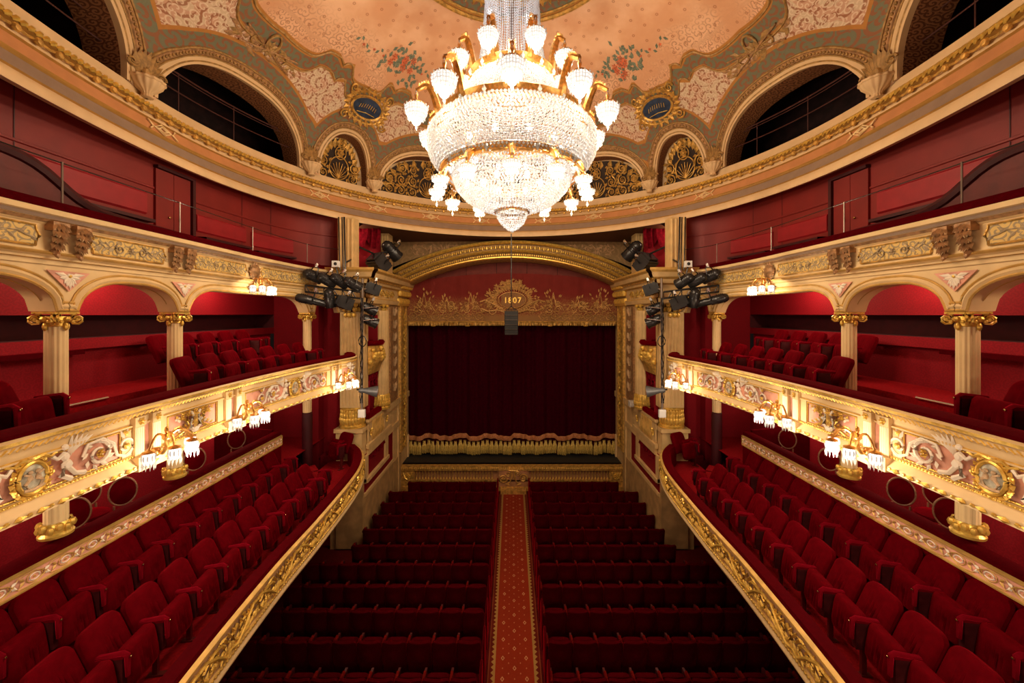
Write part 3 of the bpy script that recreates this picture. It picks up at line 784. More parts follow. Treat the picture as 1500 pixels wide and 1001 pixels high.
# ---------------------------------------------------------------- top gallery front + arcade
n = NT('painted_panel'); n.set(.6); m_, _ = n.scrolls(n.uv(), 9, 5, 1, .35); n.base(n.mix(m_, srgb(220, 184, 104), srgb(158, 136, 98))); M['yellow_panel'] = n.m
HA = .41
def arch_z(u, ua, ub):
    a = .13; r = min(.62, (ub - ua) * .42); x = min(u - ua, ub - u) - a
    if x <= 0: return .03
    if x >= r: return HA
    return .03 + (HA - .03) * (1 - (1 - x / r) ** 2.1) ** (1 / 2.1)
def arcade():
    r = thing('top_gallery', 'cream and gold top gallery front on an arcade of flat arches, left side', 'balcony', (-5.3, 6.5, .4))
    # arcade wall with the openings
    for i in range(4):
        ua, ub = UC[i], UC[i + 1]; N = 48; mb = MB(); rows = []
        us = [ua + (ub - ua) * (.5 - .5 * cos(pi * j / N)) for j in range(N + 1)]
        for u in us:
            zb = arch_z(u, ua, ub); rows.append([CA3.P(u, .74, -.17), CA3.P(u, zb, -.17), CA3.P(u, zb, .13), CA3.P(u, .56, .13)])
        mb.grid(rows); ar = mb.build('arch_wall', 'cream', r, ang=35)
        mb = MB()
        def off(d): return [CA3.P(u, min(arch_z(u, ua, ub) + d, .55), .145) for u in us]
        def offp(dd):
            out = []
            for k, u in enumerate(us):
                z = arch_z(u, ua, ub); k2 = min(max(k, 1), N - 1); du = us[k2 + 1] - us[k2 - 1]; dz = arch_z(us[k2 + 1], ua, ub) - arch_z(us[k2 - 1], ua, ub)
                L = sqrt(du * du + dz * dz) + 1e-9; nu, nz = -dz / L, du / L
                uu = min(max(u + nu * dd, ua + .005), ub - .005); out.append(CA3.P(uu, min(z + nz * dd, .545), .14))
            return out
        mb.tube(offp(.012), .017, 5); mb.tube(offp(.055), .010, 5); mb.tube(offp(.105), .015, 5); mb.build('archivolt', 'gold_paint', ar)
        mb = MB(); a_, b_ = offp(.02), offp(.092); mb.grid([[a_[k], (a_[k] + b_[k]) / 2 + CA3.at(us[k])[2] * .025, b_[k]] for k in range(N + 1)]); mb.build('archivolt_band', 'cream', ar)
        if ub - ua > 1.2:
            mb = MB(); NP = 14
            for e in (0, 1):
                pts = [CA3.P((ua + .16 + .42 * j / NP) if e == 0 else (ub - .16 - .42 * j / NP), arch_z(ua + .16 + .42 * j / NP, ua, ub) - .0, 0) for j in range(NP + 1)]
                mb.tube([p + V((0, 0, -.006)) for p in pts], .006, 4)
            mb.build('soffit_line', 'gold_paint', ar)
    for i in range(1, 4):
        u = UC[i]; F = curve_F(CA3, .142); mb = MB()
        h = .235 if i != 3 else .18
        mb.add([F(u, .265, 0), F(u - h, .50, 0), F(u + h, .50, 0), F(u, .265, .012), F(u - h, .50, .012), F(u + h, .50, .012)], [(3, 5, 4), (0, 1, 4, 3), (1, 2, 5, 4), (2, 0, 3, 5)])
        sp_ = mb.build('spandrel_panel', 'pink', r, smooth=False)
        mb = MB()
        for a, L in ((-1.57, .155), (.25, .17), (2.89, .17), (-.9, .11), (-2.24, .11), (-.2, .12), (3.34, .12), (-1.25, .13), (-1.89, .13), (.9, .05), (2.24, .05)):
            mb.leaf(F, u, .44, u + L * cos(a), .44 + L * sin(a) * (1 if a < 0 or a > 3.2 else .8), .03, .02, 0, .014)
        mb.fball(F, u, .445, .022, 1, .02); mb.build('spandrel_leaf', ['plaster', 'gold'], sp_)
    # entablature and parapet
    prof = [(.13, .56), (.15, .56), (.15, .615), (.19, .62), (.19, .645), (.24, .66), (.26, .685), (.23, .70), (.22, .72), (.22, .99), (.25, 1.01), (.27, 1.045), (.29, 1.05), (.30, 1.09), (.33, 1.10), (.34, 1.155), (.30, 1.165), (.1, 1.17)]
    mis = [1, 0, 1, 0, 0, 1, 1, 0, 0, 0, 2, 0, 3, 0, 0, 1, 0]
    mb = MB(); CA3.sweep(mb, prof, n=70, mis=mis); mb.build('parapet', ['cream', 'gold_paint', 'brown_leaf', 'grey_band'], r)
    mb = MB(); CA3.sweep(mb, [(.305, 1.166), (.29, 1.22), (.25, 1.27), (.1, 1.28), (-.12, 1.27), (-.14, 1.0)], n=70); mb.build('velvet_rail', 'velvet_rail', r)
    F = curve_F(CA3, .22)
    U = lambda y: CA3.uY(y)
    BR = [U(2.2), U(4.61), U(6.22), U(10.2)]
    def panel(u0, u1):
        mb = MB(); mb.fquad(F, u0 + .03, .755, u1 - .03, .955, .012, 0, 10, .012); p = mb.build('painted_panel', 'yellow_panel', r, smooth=False)
        mb = MB(); k = 10
        for v in (.745, .965): mb.ftube(F, [(u0 + .05 + (u1 - u0 - .1) * j / k, v, .015) for j in range(k + 1)], .012)
        for u, s_ in ((u0, 1), (u1, -1)):
            mb.ftube(F, [(u + .05 * s_, .745, .015), (u + .045 * s_, .79, .015), (u + .01 * s_, .855, .015), (u + .045 * s_, .92, .015), (u + .05 * s_, .965, .015)], .012)
        mb.build('panel_frame', 'gold_old', p)
        mb = MB(); c0 = (u0 + u1) / 2
        for s_ in (-1, 1):
            mb.spiral(F, (c0 + s_ * .16, .85), .075, 1.5, pi / 2, -s_, .012, 0, .02)
            L = (u1 - u0) / 2 - .25
            mb.ftube(F, [(c0 + s_ * (.2 + L * j / 8), .855 + .03 * sin(j * 1.4), .018) for j in range(9)], .008)
            for j in range(7):
                q = c0 + s_ * (.24 + L * j / 7); mb.leaf(F, q, .855, q + .08 * s_, .855 + (.07 if j % 2 else -.07), .02, .012, 0, .014)
        mb.rosette(F, c0, .85, .06, 0, 0, 6, .015); mb.build('painted_scroll', 'grey_scroll', p)
    def bracket(u):
        mb = MB()
        mb.fquad(F, u - .085, .93, u + .085, 1.03, .10, 0, 1, .10)
        for k, (v, wd, ww) in enumerate(((1.0, .10, .11), (.93, .095, .105), (.86, .085, .09), (.79, .07, .07))):
            for a in (-1, -.5, 0, .5, 1): mb.leaf(F, u + a * .03, v + .02, u + a * wd, v - .10 + .03 * abs(a), .03, .03, 0, ww - .02 * abs(a))
        mb.fball(F, u, .66, .03, 0, .05); mb.leaf(F, u, .76, u, .62, .05, .05, 0, .03)
        mb.build('leaf_bracket', 'brown_leaf', r)
    for b in BR[:3]:
        for s_ in (-.125, .125): bracket(b + s_)
    bracket(BR[3])
    panel(BR[0] + .26, BR[1] - .26); panel(BR[1] + .26, BR[2] - .26)
    ur = U(8.05); panel(BR[2] + .26, ur - .22); panel(ur + .22, BR[3] - .12)
    mb = MB(); mb.fball(F, ur, .85, .15, 0, .03, 1, .45)
    for k in range(14):
        a = 2 * pi * k / 14; mb.leaf(F, ur + .10 * cos(a), .85 + .10 * sin(a), ur + .2 * cos(a), .85 + .19 * sin(a), .045, .03, 0, .03)
    mb.leaf(F, ur, .75, ur, .60, .07, .05, 0, .03); mb.build('sconce_rosette', 'brown_leaf', r)
    return r
M['grey_scroll'] = plain('grey_scroll_paint', srgb(178, 156, 122), .6, var=.2, vs=18)
ar = arcade(); mirror(ar)
# ---------------------------------------------------------------- columns
def capital(mb, p, s=1.0, z=.0):
    x, y = p.x, p.y
    mb.lathe([(.085 * s, z - .17), (.105 * s, z - .14), (.10 * s, z - .11), (.13 * s, z - .07), (.12 * s, z - .03)], 14, (x, y, 0))
    mb.box((x, y, z + .012), (.27 * s, .27 * s, .03))
    for k in range(4):
        a = pi / 4 + k * pi / 2; d = V((cos(a), sin(a), 0)); t = V((-sin(a), cos(a), 0))
        c = V((x, y, z - .065)) + d * .17 * s
        for q in (-1, 1):
            pts = []; 
            for j in range(13):
                b = j / 12 * 3.2 * pi; rr = .075 * s * (1 - .75 * j / 12); pts.append(c + d * rr * cos(b + pi / 2) * .9 + V((0, 0, rr * sin(b + pi / 2))) + t * q * .022 * s)
            mb.tube(pts, [.016 * s * (1 - .4 * j / 12) for j in range(13)], 5)
        mb.ball(c, (.03 * s,) * 3, 0, 6, 4)
        a = k * pi / 2; d = V((cos(a), sin(a), 0)); c = V((x, y, z - .06)) + d * .13 * s
        mb.ball(c, .034 * s, 0, 7, 4); mb.ball(c - V((0, 0, .09 * s)) - d * .015, (.026 * s, .026 * s, .05 * s), 0, 6, 4)
        for q in (-1, 1): mb.ball(c + V((-d.y, d.x, 0)) * q * .06 * s - V((0, 0, .03)), .022 * s, 0, 6, 4)
def flutes(mb, p, r, z0, z1, n=14):
    mb.lathe([(r, z0), (r, z1)], n * 6, (p.x, p.y, 0), 0, None, .07, n)
POS = {1: 'nearest the edge', 2: 'beside the side steps', 3: 'near the stage end'}
def columns():
    for i in (1, 2, 3):
        p = CA3.P(UC[i], 0)
        t = thing('arcade_column', 'slender fluted cream column with gilt capital, left second tier, %s' % POS[i], 'column', (p.x, p.y, -1.9), 'fluted columns of the left arcade')
        mb = MB(); flutes(mb, p, .10, -1.85, -.15); mb.build('shaft', 'cream', t)
        mb = MB(); capital(mb, p); mb.build('capital', 'gold', t)
        mb = MB(); mb.lathe([(.13, -1.9), (.13, -1.86), (.105, -1.8)], 20, (p.x, p.y, 0)); mb.build('base', 'gold', t)
        mirror(t)
        z0 = -2.62 if i < 3 else -2.55
        t = thing('lower_column', 'fluted cream column with gilt base under left balcony, %s' % POS[i].replace('beside the side steps', 'second from the near edge'), 'column', (p.x, p.y, z0), 'fluted columns under the left balcony')
        mb = MB(); flutes(mb, p, .105, z0 + .02, -1.95); mb.build('shaft', 'cream', t)
        if i < 3:
            mb = MB(); mb.lathe([(.15, z0), (.155, z0 + .03), (.13, z0 + .06), (.14, z0 + .13), (.12, z0 + .17)], 20, (p.x, p.y, 0))
            for k in range(12):
                a = 2 * pi * k / 12; mb.ball((p.x + .135 * cos(a), p.y + .135 * sin(a), z0 + .10 + .03 * (k % 2)), (.04, .04, .05), 0, 6, 4)
            mb.build('base', 'gold', t)
        else:
            mb = MB(); mb.lathe([(.125, -4.0), (.125, z0), (.09, z0 + .02)], 20, (p.x, p.y, 0)); mb.build('pedestal', 'maroon_lac', t)
        mirror(t)
M['maroon_lac'] = plain('maroon_pedestal', (.05, .003, .006), .5)
columns()
# ---------------------------------------------------------------- second tier balcony
def f_wing(mb, F, u, v, s_, k=1.0, m=0):
    for j in range(5): mb.leaf(F, u + s_ * .02 * j, v + .02 * j, u + s_ * (.03 + .05 * j) * k, v + (.25 - .018 * j) * k, .028 * k, .025, m, .012)
def f_putto(mb, F, u, v, s_, m=0):
    mb.fball(F, u, v + .19, .032, m, .03); mb.fball(F, u, v + .10, .045, m, .03, .8); mb.fball(F, u - s_ * .02, v + .02, .05, m, .025)
    mb.ftube(F, [(u, v + .14, .03), (u + s_ * .07, v + .10, .035), (u + s_ * .11, v + .14, .03)], .017, m)
    mb.ftube(F, [(u, v + .01, .03), (u + s_ * .03, v - .07, .03), (u - s_ * .06, v - .13, .02)], .026, m)
    mb.ftube(F, [(u - s_ * .03, v, .02), (u - s_ * .10, v - .09, .02), (u - s_ * .2, v - .12, .015)], .024, m)
    f_wing(mb, F, u - s_ * .05, v + .06, -s_, 1, m)
def f_scroll_end(mb, F, u, vc, s_, sc=1.0):
    # s_ points away from the medallion
    mb.spiral(F, (u + s_ * .12 * sc, vc), .13 * sc, 1.5, pi / 2, -s_, .022, 0, .015); mb.rosette(F, u + s_ * .12 * sc, vc, .055 * sc, 1, 1, 6, .02, .03)
    mb.spiral(F, (u + s_ * .42 * sc, vc - .02), .11 * sc, 1.4, -pi / 2, s_, .018, 0, .015); mb.fball(F, u + s_ * .42 * sc, vc - .02, .035, 1, .03)
    mb.ftube(F, [(u - s_ * .05, vc + .02, .015), (u + s_ * .0, vc + .13, .02), (u + s_ * .15, vc + .145, .02), (u + s_ * .28, vc + .05, .015), (u + s_ * .32, vc - .09, .015), (u + s_ * .42, vc - .13, .015)], .016, 0)
    for k in range(9):
        a = 2 * pi * k / 9; mb.leaf(F, u + s_ * .12 * sc + .11 * cos(a), vc + .11 * sin(a), u + s_ * .12 * sc + .18 * cos(a + .4), vc + .165 * sin(a + .4), .025, .02, 0, .01)
    for k in range(4): mb.leaf(F, u + s_ * .42, vc + .06 + .02 * k, u + s_ * (.42 + .05 * (k - 1.5)), vc + .17, .022, .025, k % 2, .012)
    mb.fball(F, u + s_ * .42, vc + .12, .03, 1, .02)
def second_tier():
    r = thing('second_balcony', 'cream and salmon second tier balcony with white and gilt reliefs, left side', 'balcony', (-4.3, 6.5, -1.5))
    prof = [(-.10, -1.06), (.02, -1.065), (.045, -1.085), (.04, -1.115), (.015, -1.13), (.03, -1.16), (.0, -1.19), (.0, -1.255), (.02, -1.262), (.02, -1.28), (-.015, -1.29),
            (-.015, -1.60), (.02, -1.605), (.025, -1.63), (.0, -1.635), (.05, -1.70), (.07, -1.72), (.075, -1.765), (.02, -1.79), (-.15, -1.80)]
    mis = [0, 0, 1, 0, 0, 0, 0, 1, 0, 0, 2, 0, 1, 0, 0, 0, 0, 1, 0]
    mb = MB(); C2.sweep(mb, prof, n=90, mis=mis); mb.build('front_panel', ['cream', 'gold', 'pink'], r)
    mb = MB(); C2.sweep(mb, [(.012, -1.068), (.0, -1.03), (-.05, -1.005), (-.16, -1.0), (-.22, -1.03), (-.24, -1.1), (-.24, -1.85)], n=90); mb.build('velvet_rail', 'velvet_rail', r)
    mb = MB(); k = int(C2.L / .055)
    for j in range(k):
        u = C2.L * (j + .5) / k; p, t, nn = C2.at(u); c0 = p + nn * .028 + V((0, 0, -1.155)); mb.tube([c0 - t * .022 - V((0, 0, .016)), c0 + t * .022 + V((0, 0, .016))], .009, 4)
    mb.build('rope_moulding', 'gold', r, kind='stuff')
    mb = MB(); k = int(C2.L / .085)
    for j in range(k):
        u = C2.L * (j + .5) / k; F = curve_F(C2); mb.fball(F, u, -1.735, .019, 0, .075, 1.3)
        if j % 2: mb.leaf(F, u - .04, -1.745, u + .05, -1.725, .03, .03, 0, .08)
    mb.build('leaf_moulding', 'gold', r, kind='stuff')
    mb = MB(); k = int(C2.L / .036)
    for j in range(k):
        u = C2.L * (j + .5) / k; F = curve_F(C2); mb.fball(F, u, -1.617, .011, 0, .026)
    mb.build('bead_moulding', 'gold', r, kind='stuff')
    F = curve_F(C2, -.012); U = lambda y: C2.uY(y); PZ = -1.445
    pairs = [U(2.0), U(4.68), U(6.17), U(9.15)]
    for pu in pairs:
        for s_ in (-1, 1):
            u = pu + s_ * .115; mb = MB()
            mb.fquad(F, u - .062, -1.63, u + .062, -1.24, .045, 0, 1, .045); mb.fquad(F, u - .075, -1.285, u + .075, -1.18, .06, 0, 1, .06); mb.fquad(F, u - .08, -1.79, u + .08, -1.63, .10, 0, 1, .1)
            pi_ = mb.build('pilaster', 'cream', r, smooth=False)
            mb = MB()
            for q in range(4): mb.ftube(F, [(u - .042 + .028 * q, -1.60, .046), (u - .042 + .028 * q, -1.30, .046)], .009, 0, 4)
            mb.build('fluting', 'plaster', pi_)
            mb = MB(); mb.rosette(F, u, -1.232, .05, 0, 0, 6, .062, .02); mb.build('pilaster_rosette', 'gold', pi_)
    def field(u0, u1):
        mb = MB()
        for v in (-1.30, -1.59): mb.ftube(F, [(u0 + (u1 - u0) * j / 12, v, .008) for j in range(13)], .009, 0, 5)
        for u in (u0, u1): mb.ftube(F, [(u, -1.30, .008), (u, -1.59, .008)], .009)
        k = int((u1 - u0) / .045)
        for j in range(k):
            for v in (-1.30, -1.59): mb.fball(F, u0 + (u1 - u0) * (j + .5) / k, v, .010, 0, .014)
        mb.build('field_moulding', 'gold', r)
        for u, s_ in ((u0, -1), (u1, 1)):
            mb = MB(); mb.fquad(F, min(u + s_ * .02, u + s_ * .14), -1.62, max(u + s_ * .02, u + s_ * .14), -1.255, .012, 0, 1, .012); mb.build('field_stile', 'cream', r, smooth=False)
    def medallion(u):
        mb = MB(); mb.fdisc(F, u, PZ, .105, .128, .03, 0, 28, .012); t = mb.build('medallion', 'medal_ground', r)
        mb = MB(); mb.fell(F, u, PZ, .112, .135, .018, .03, 0, 36, 6); mb.fell(F, u, PZ, .135, .158, .009, .02, 0, 36, 5)
        for k in range(20):
            a = 2 * pi * k / 20; mb.leaf(F, u + .125 * cos(a), PZ + .148 * sin(a), u + .175 * cos(a + .25), PZ + .195 * sin(a + .25), .03, .035, 0, .012)
            if k % 3 == 0: mb.fball(F, u + .155 * cos(a), PZ + .172 * sin(a), .022, 0, .03)
        for s_ in (-1, 1): mb.ftube(F, [(u, PZ + .16, .03), (u + s_ * .09, PZ + .175, .035), (u + s_ * .14, PZ + .14, .03), (u + s_ * .2, PZ + .16, .02)], .016)
        mb.build('gilt_frame', 'gold', t)
        mb = MB()
        for s_ in (-1, 1):
            x = u + s_ * .03; mb.fball(F, x, PZ + .055, .02, 0, .045); mb.fball(F, x, PZ + .005, .03, 0, .043, .8); mb.ftube(F, [(x, PZ, .045), (x + s_ * .04, PZ - .04, .045), (x + s_ * .01, PZ - .09, .042)], .014); mb.ftube(F, [(x, PZ + .03, .045), (x + s_ * .045, PZ + .05, .045)], .01)
        mb.ftube(F, [(u - .08, PZ - .09, .04), (u, PZ - .10, .042), (u + .08, PZ - .08, .04)], .014)
        mb.build('painted_figures', 'medal_fig', t)
    def wide(u0, u1, um):
        field(u0, u1); medallion(um)
        for s_ in (-1, 1):
            mb = MB(); f_putto(mb, F, um + s_ * .27, PZ - .01, -s_); f_scroll_end(mb, F, um + s_ * .50, PZ, s_)
            end = u1 if s_ > 0 else u0; q = um + s_ * 1.02
            while abs(end - q) > .30 and (end - q) * s_ > 0: f_scroll_end(mb, F, q, PZ, s_, .8); q += s_ * .55
            mb.build('white_relief', ['plaster', 'gold'], r)
    def lyre(u0, u1):
        field(u0, u1); u = (u0 + u1) / 2; mb = MB()
        for s_ in (-1, 1):
            mb.ftube(F, [(u + s_ * .02, PZ - .13, .02), (u + s_ * .085, PZ - .08, .03), (u + s_ * .065, PZ + .02, .03), (u + s_ * .045, PZ + .07, .03), (u + s_ * .08, PZ + .13, .03)], .022, 0)
            mb.ftube(F, [(u + s_ * .3, PZ + .10, .012), (u - s_ * .28, PZ - .14, .016)], .014, 1)
            for k in range(5): mb.leaf(F, u + s_ * .27, PZ + .08, u + s_ * (.30 + .05 * cos(k)), PZ + .08 + .06 * sin(k * 1.3), .022, .03, k % 2, .015)
            mb.rosette(F, u + s_ * .20, PZ + .10, .055, 1, 1, 6, .015, .03); mb.rosette(F, u + s_ * .12, PZ + .12, .05, 1, 1, 6, .02, .03)
            for k in range(6): mb.leaf(F, u + s_ * (.10 + .035 * k), PZ - .04 - .015 * k, u + s_ * (.15 + .035 * k), PZ + .02 - .02 * k, .02, .025, k % 2, .014)
            mb.ftube(F, [(u + s_ * .12, PZ + .1, .03), (u + s_ * .15, PZ + .02, .03), (u + s_ * .11, PZ - .05, .03), (u + s_ * .16, PZ - .11, .025)], .016, 1)
        mb.ftube(F, [(u - .08, PZ + .085, .035), (u + .08, PZ + .085, .035)], .016, 1); mb.fball(F, u, PZ - .12, .045, 0, .025, 1.4)
        for k in (-1, 0, 1): mb.ftube(F, [(u + k * .025, PZ + .09, .035), (u + k * .022, PZ - .09, .035)], .006, 1, 4)
        mb.rosette(F, u, PZ + .125, .05, 1, 1, 7, .03); mb.build('lyre_relief', ['plaster', 'gold'], r)
    wide(pairs[0] + .32, pairs[1] - .32, U(3.5)); lyre(pairs[1] + .32, pairs[2] - .32); wide(pairs[2] + .32, pairs[3] - .32, U(7.8))
    ue = C2.L - .45
    mb = MB(); u = (pairs[3] + .2 + ue) / 2 + .05; f_putto(mb, F, u, PZ, 1); mb.rosette(F, u + .15, PZ + .08, .07, 1, 1, 6, .02); mb.rosette(F, u - .18, PZ + .06, .06, 1, 1, 6, .02); mb.spiral(F, (u + .18, PZ - .07), .07, 1.4, 0, 1, .016, 0); mb.build('end_relief', ['plaster', 'gold'], r)
    # floor slab with a raised rear step
    mb = MB(); C2.sweep(mb, [(-.15, -1.80), (-2.75, -1.95), (-2.75, -1.20), (-1.45, -1.20), (-1.45, -1.49), (-.23, -1.49)], n=60, mis=[0, 1, 1, 1, 1]); mb.build('tier_floor', ['velvet_rail', 'floor_red'], r)
    for (w_, z, y0, y1) in ((-1.43, -1.195, 4.95, 5.7), (-.9, -1.475, 5.75, 6.05)):
        mb = MB(); mb.tube([C2.P(C2.uY(y0), z, w_), C2.P(C2.uY(y1), z, w_)], .018, 5); mb.build('step_nosing', 'chrome', r)
    return r
b2 = second_tier(); mirror(b2)
# ---------------------------------------------------------------- first tier balcony and its boxes
def first_tier():
    r = thing('lower_balcony', 'lower horseshoe balcony with gilt foliage front and dark velvet rail, left side', 'balcony', (-3.6, 6.5, -4))
    prof = [(-.06, -3.50), (.0, -3.505), (.03, -3.52), (.03, -3.545), (.005, -3.56), (.01, -3.85), (.035, -3.86), (.035, -3.885), (.02, -3.89), (.04, -3.96), (.0, -4.03), (-.15, -4.06)]
    mb = MB(); C1.sweep(mb, prof, n=90, mis=[1, 1, 1, 1, 2, 1, 1, 1, 0, 0, 0]); mb.build('front_panel', ['cream', 'gold_paint', 'tan'], r)
    mb = MB(); C1.sweep(mb, [(-.02, -3.505), (-.04, -3.46), (-.10, -3.45), (-.19, -3.46), (-.22, -3.52), (-.22, -4.0)], n=90); mb.build('velvet_rail', 'velvet_rail', r)
    mb = MB(); k = int(C1.L / .05); F = curve_F(C1)
    for j in range(k): mb.fball(F, C1.L * (j + .5) / k, -3.872, .018, 0, .036, 1.1)
    mb.build('bead_moulding', 'gold', r, kind='stuff')
    k = int(C1.L / .5); ph = 0
    for j in range(k):
        u0, u1 = C1.L * j / k, C1.L * (j + 1) / k; mb = MB()
        F = curve_F(C1, .008); mb.rinceau(F, u0, u1, -3.705, .27, 1, 0, 0, 0, .022, .02, j)
        for q in range(7):
            u = u0 + (u1 - u0) * q / 7; mb.leaf(F, u, -3.83, u + .07, -3.70, .025, .03, 0, .01); mb.leaf(F, u + .03, -3.58, u + .10, -3.69, .025, .03, 0, .01)
        um = (u0 + u1) / 2; s_ = 1 if j % 2 else -1
        mb.ftube(F, [(u0, -3.705 - s_ * .09, .02), (u0 + .1, -3.705 - s_ * .11, .03), (um, -3.705 - s_ * .02, .03), (u1 - .1, -3.705 + s_ * .11, .03), (u1, -3.705 + s_ * .09, .02)], .02)
        mb.build('acanthus_scroll', 'gold', r)
    # stepped floor
    mb = MB(); C1.sweep(mb, [(-.15, -4.06), (-2.3, -4.10), (-2.3, -3.80), (-1.0, -3.80), (-1.0, -3.97), (-.2, -3.97)], n=60, mis=[1, 0, 0, 0, 0]); mb.build('tier_floor', ['floor_red', 'cream'], r)
    mb = MB(); mb.bx(-4.9, -4.08, 9.4, 11.2, -4.1, -3.968); mb.build('landing', 'floor_red', r)
    return r
b1 = first_tier(); mirror(b1)
def box_parapet():
    r = thing('box_parapet', 'velvet topped box parapet with gilt interlace band behind the rear seats, left side', 'parapet', (-5.3, 5, -3.2))
    mb = MB(); CP.sweep(mb, [(.0, -3.95), (.0, -2.99), (.025, -2.985), (.03, -2.965), (.012, -2.955), (.0, -2.80), (.03, -2.79), (.035, -2.765), (.0, -2.755)], n=30, mis=[0, 1, 1, 1, 2, 1, 1, 1])
    mb.bx(-5.55, -5.252, 9.03, 9.06, -3.95, -2.76, 0); mb.bx(-5.5, -5.23, 9.04, 9.07, -2.97, -2.78, 1); mb.build('front_panel', ['velvet', 'gold_paint', 'pink'], r)
    mb = MB(); CP.sweep(mb, [(-.0, -2.76), (.0, -2.70), (-.04, -2.67), (-.15, -2.67), (-.19, -2.71), (-.19, -3.5)], n=30); mb.build('velvet_rail', 'velvet_rail', r)
    F = curve_F(CP, .008); k = int(CP.L / .30)
    for j in range(k):
        mb = MB(); u = CP.L * (j + .5) / k; L = CP.L / k
        mb.fell(F, u, -2.877, .075, .055, .006, .006, 0, 18, 4); mb.fell(F, u, -2.877, .048, .034, .007, .006, 1, 14, 4); mb.fball(F, u, -2.877, .014, 0, .006)
        for s_ in (-1, 1):
            mb.ftube(F, [(u - L / 2, -2.877 + s_ * .06, .01), (u - L * .25, -2.877 + s_ * .07, .014), (u, -2.877 + s_ * .066, .014), (u + L * .25, -2.877 + s_ * .03, .012), (u + L / 2, -2.877 - s_ * .06, .01)], .006, 0, 4)
            for q in (-1, 1): mb.leaf(F, u + q * .09, -2.877, u + q * .145, -2.877 + s_ * .045, .02, .015, 1 if q > 0 else 0, .006)
        mb.build('interlace', ['gold_paint', 'plaster'], r)
    mb = MB(); mb.add([V((-5.25, 1.5, -3.46)), V((-6.72, 1.5, -3.46)), V((-6.72, 11.2, -3.46)), V((-5.25, 11.2, -3.46)), V((-5.25, 9.05, -3.46))], [(0, 1, 2, 3, 4)]); mb.build('box_floor', 'floor_red', r)
    for y in (8.95,):
        mb = MB(); k = 10
        rows = [[V((-5.4 - 1.3 * j / k, y, -3.46)), V((-5.4 - 1.3 * j / k, y, -2.62 + .45 * (j / k) ** 2)), V((-5.4 - 1.3 * j / k, y + .05, -2.62 + .45 * (j / k) ** 2)), V((-5.4 - 1.3 * j / k, y + .05, -3.46))] for j in range(k + 1)]
        mb.grid(rows); mb.build('partition', 'velvet_rail', r, smooth=False)
    return r
bp = box_parapet(); mirror(bp)
# ================================================================ stage boxes and proscenium
FW = lambda u, v, w: V((-4.0 + w, u, v))
def fl_pil(mb, x0, x1, y, z0, z1, n=5, dep=.35):
    mb.bx(x0, x1, y, y + dep, z0, z1)
    for k in range(n):
        x = x0 + (x1 - x0) * (k + .5) / n; mb.tube([(x, y - .004, z0 + .05), (x, y - .004, z1 - .05)], (x1 - x0) / n * .28, 6)
def gilt_cap(mb, c, s=1.0, h=.3):
    for k in range(8):
        a = 2 * pi * k / 8; d = V((cos(a), sin(a), 0))
        for z, q in ((-.15, .8), (0, .95)):
            p = V(c) + d * .2 * s * q + V((0, 0, z * h / .3)); mb.ball(p, (.07 * s, .07 * s, .08 * h / .3), 0, 6, 4)
        mb.ball(V(c) + d * .26 * s + V((0, 0, .12 * h / .3)), .065 * s, 0, 6, 4)
    mb.box((c[0], c[1], c[2] + .17 * h / .3), (.52 * s, .52 * s, .05))
def drape(mb, F, u0, u1, v1, v0, n=24, w=.06, scal=3):
    rows = []
    for i in range(n + 1):
        t = i / n; sag = abs(sin(pi * scal * t)); ww = w + .03 * sin(t * 40); vb = v0 + (v1 - v0) * .45 * (1 - sag)
        rows.append([F(u0 + (u1 - u0) * t, v1 + (vb - v1) * q, ww + .03 * sin(t * 55 + q * 2)) for q in (0, .35, .7, 1)])
    mb.grid(rows)
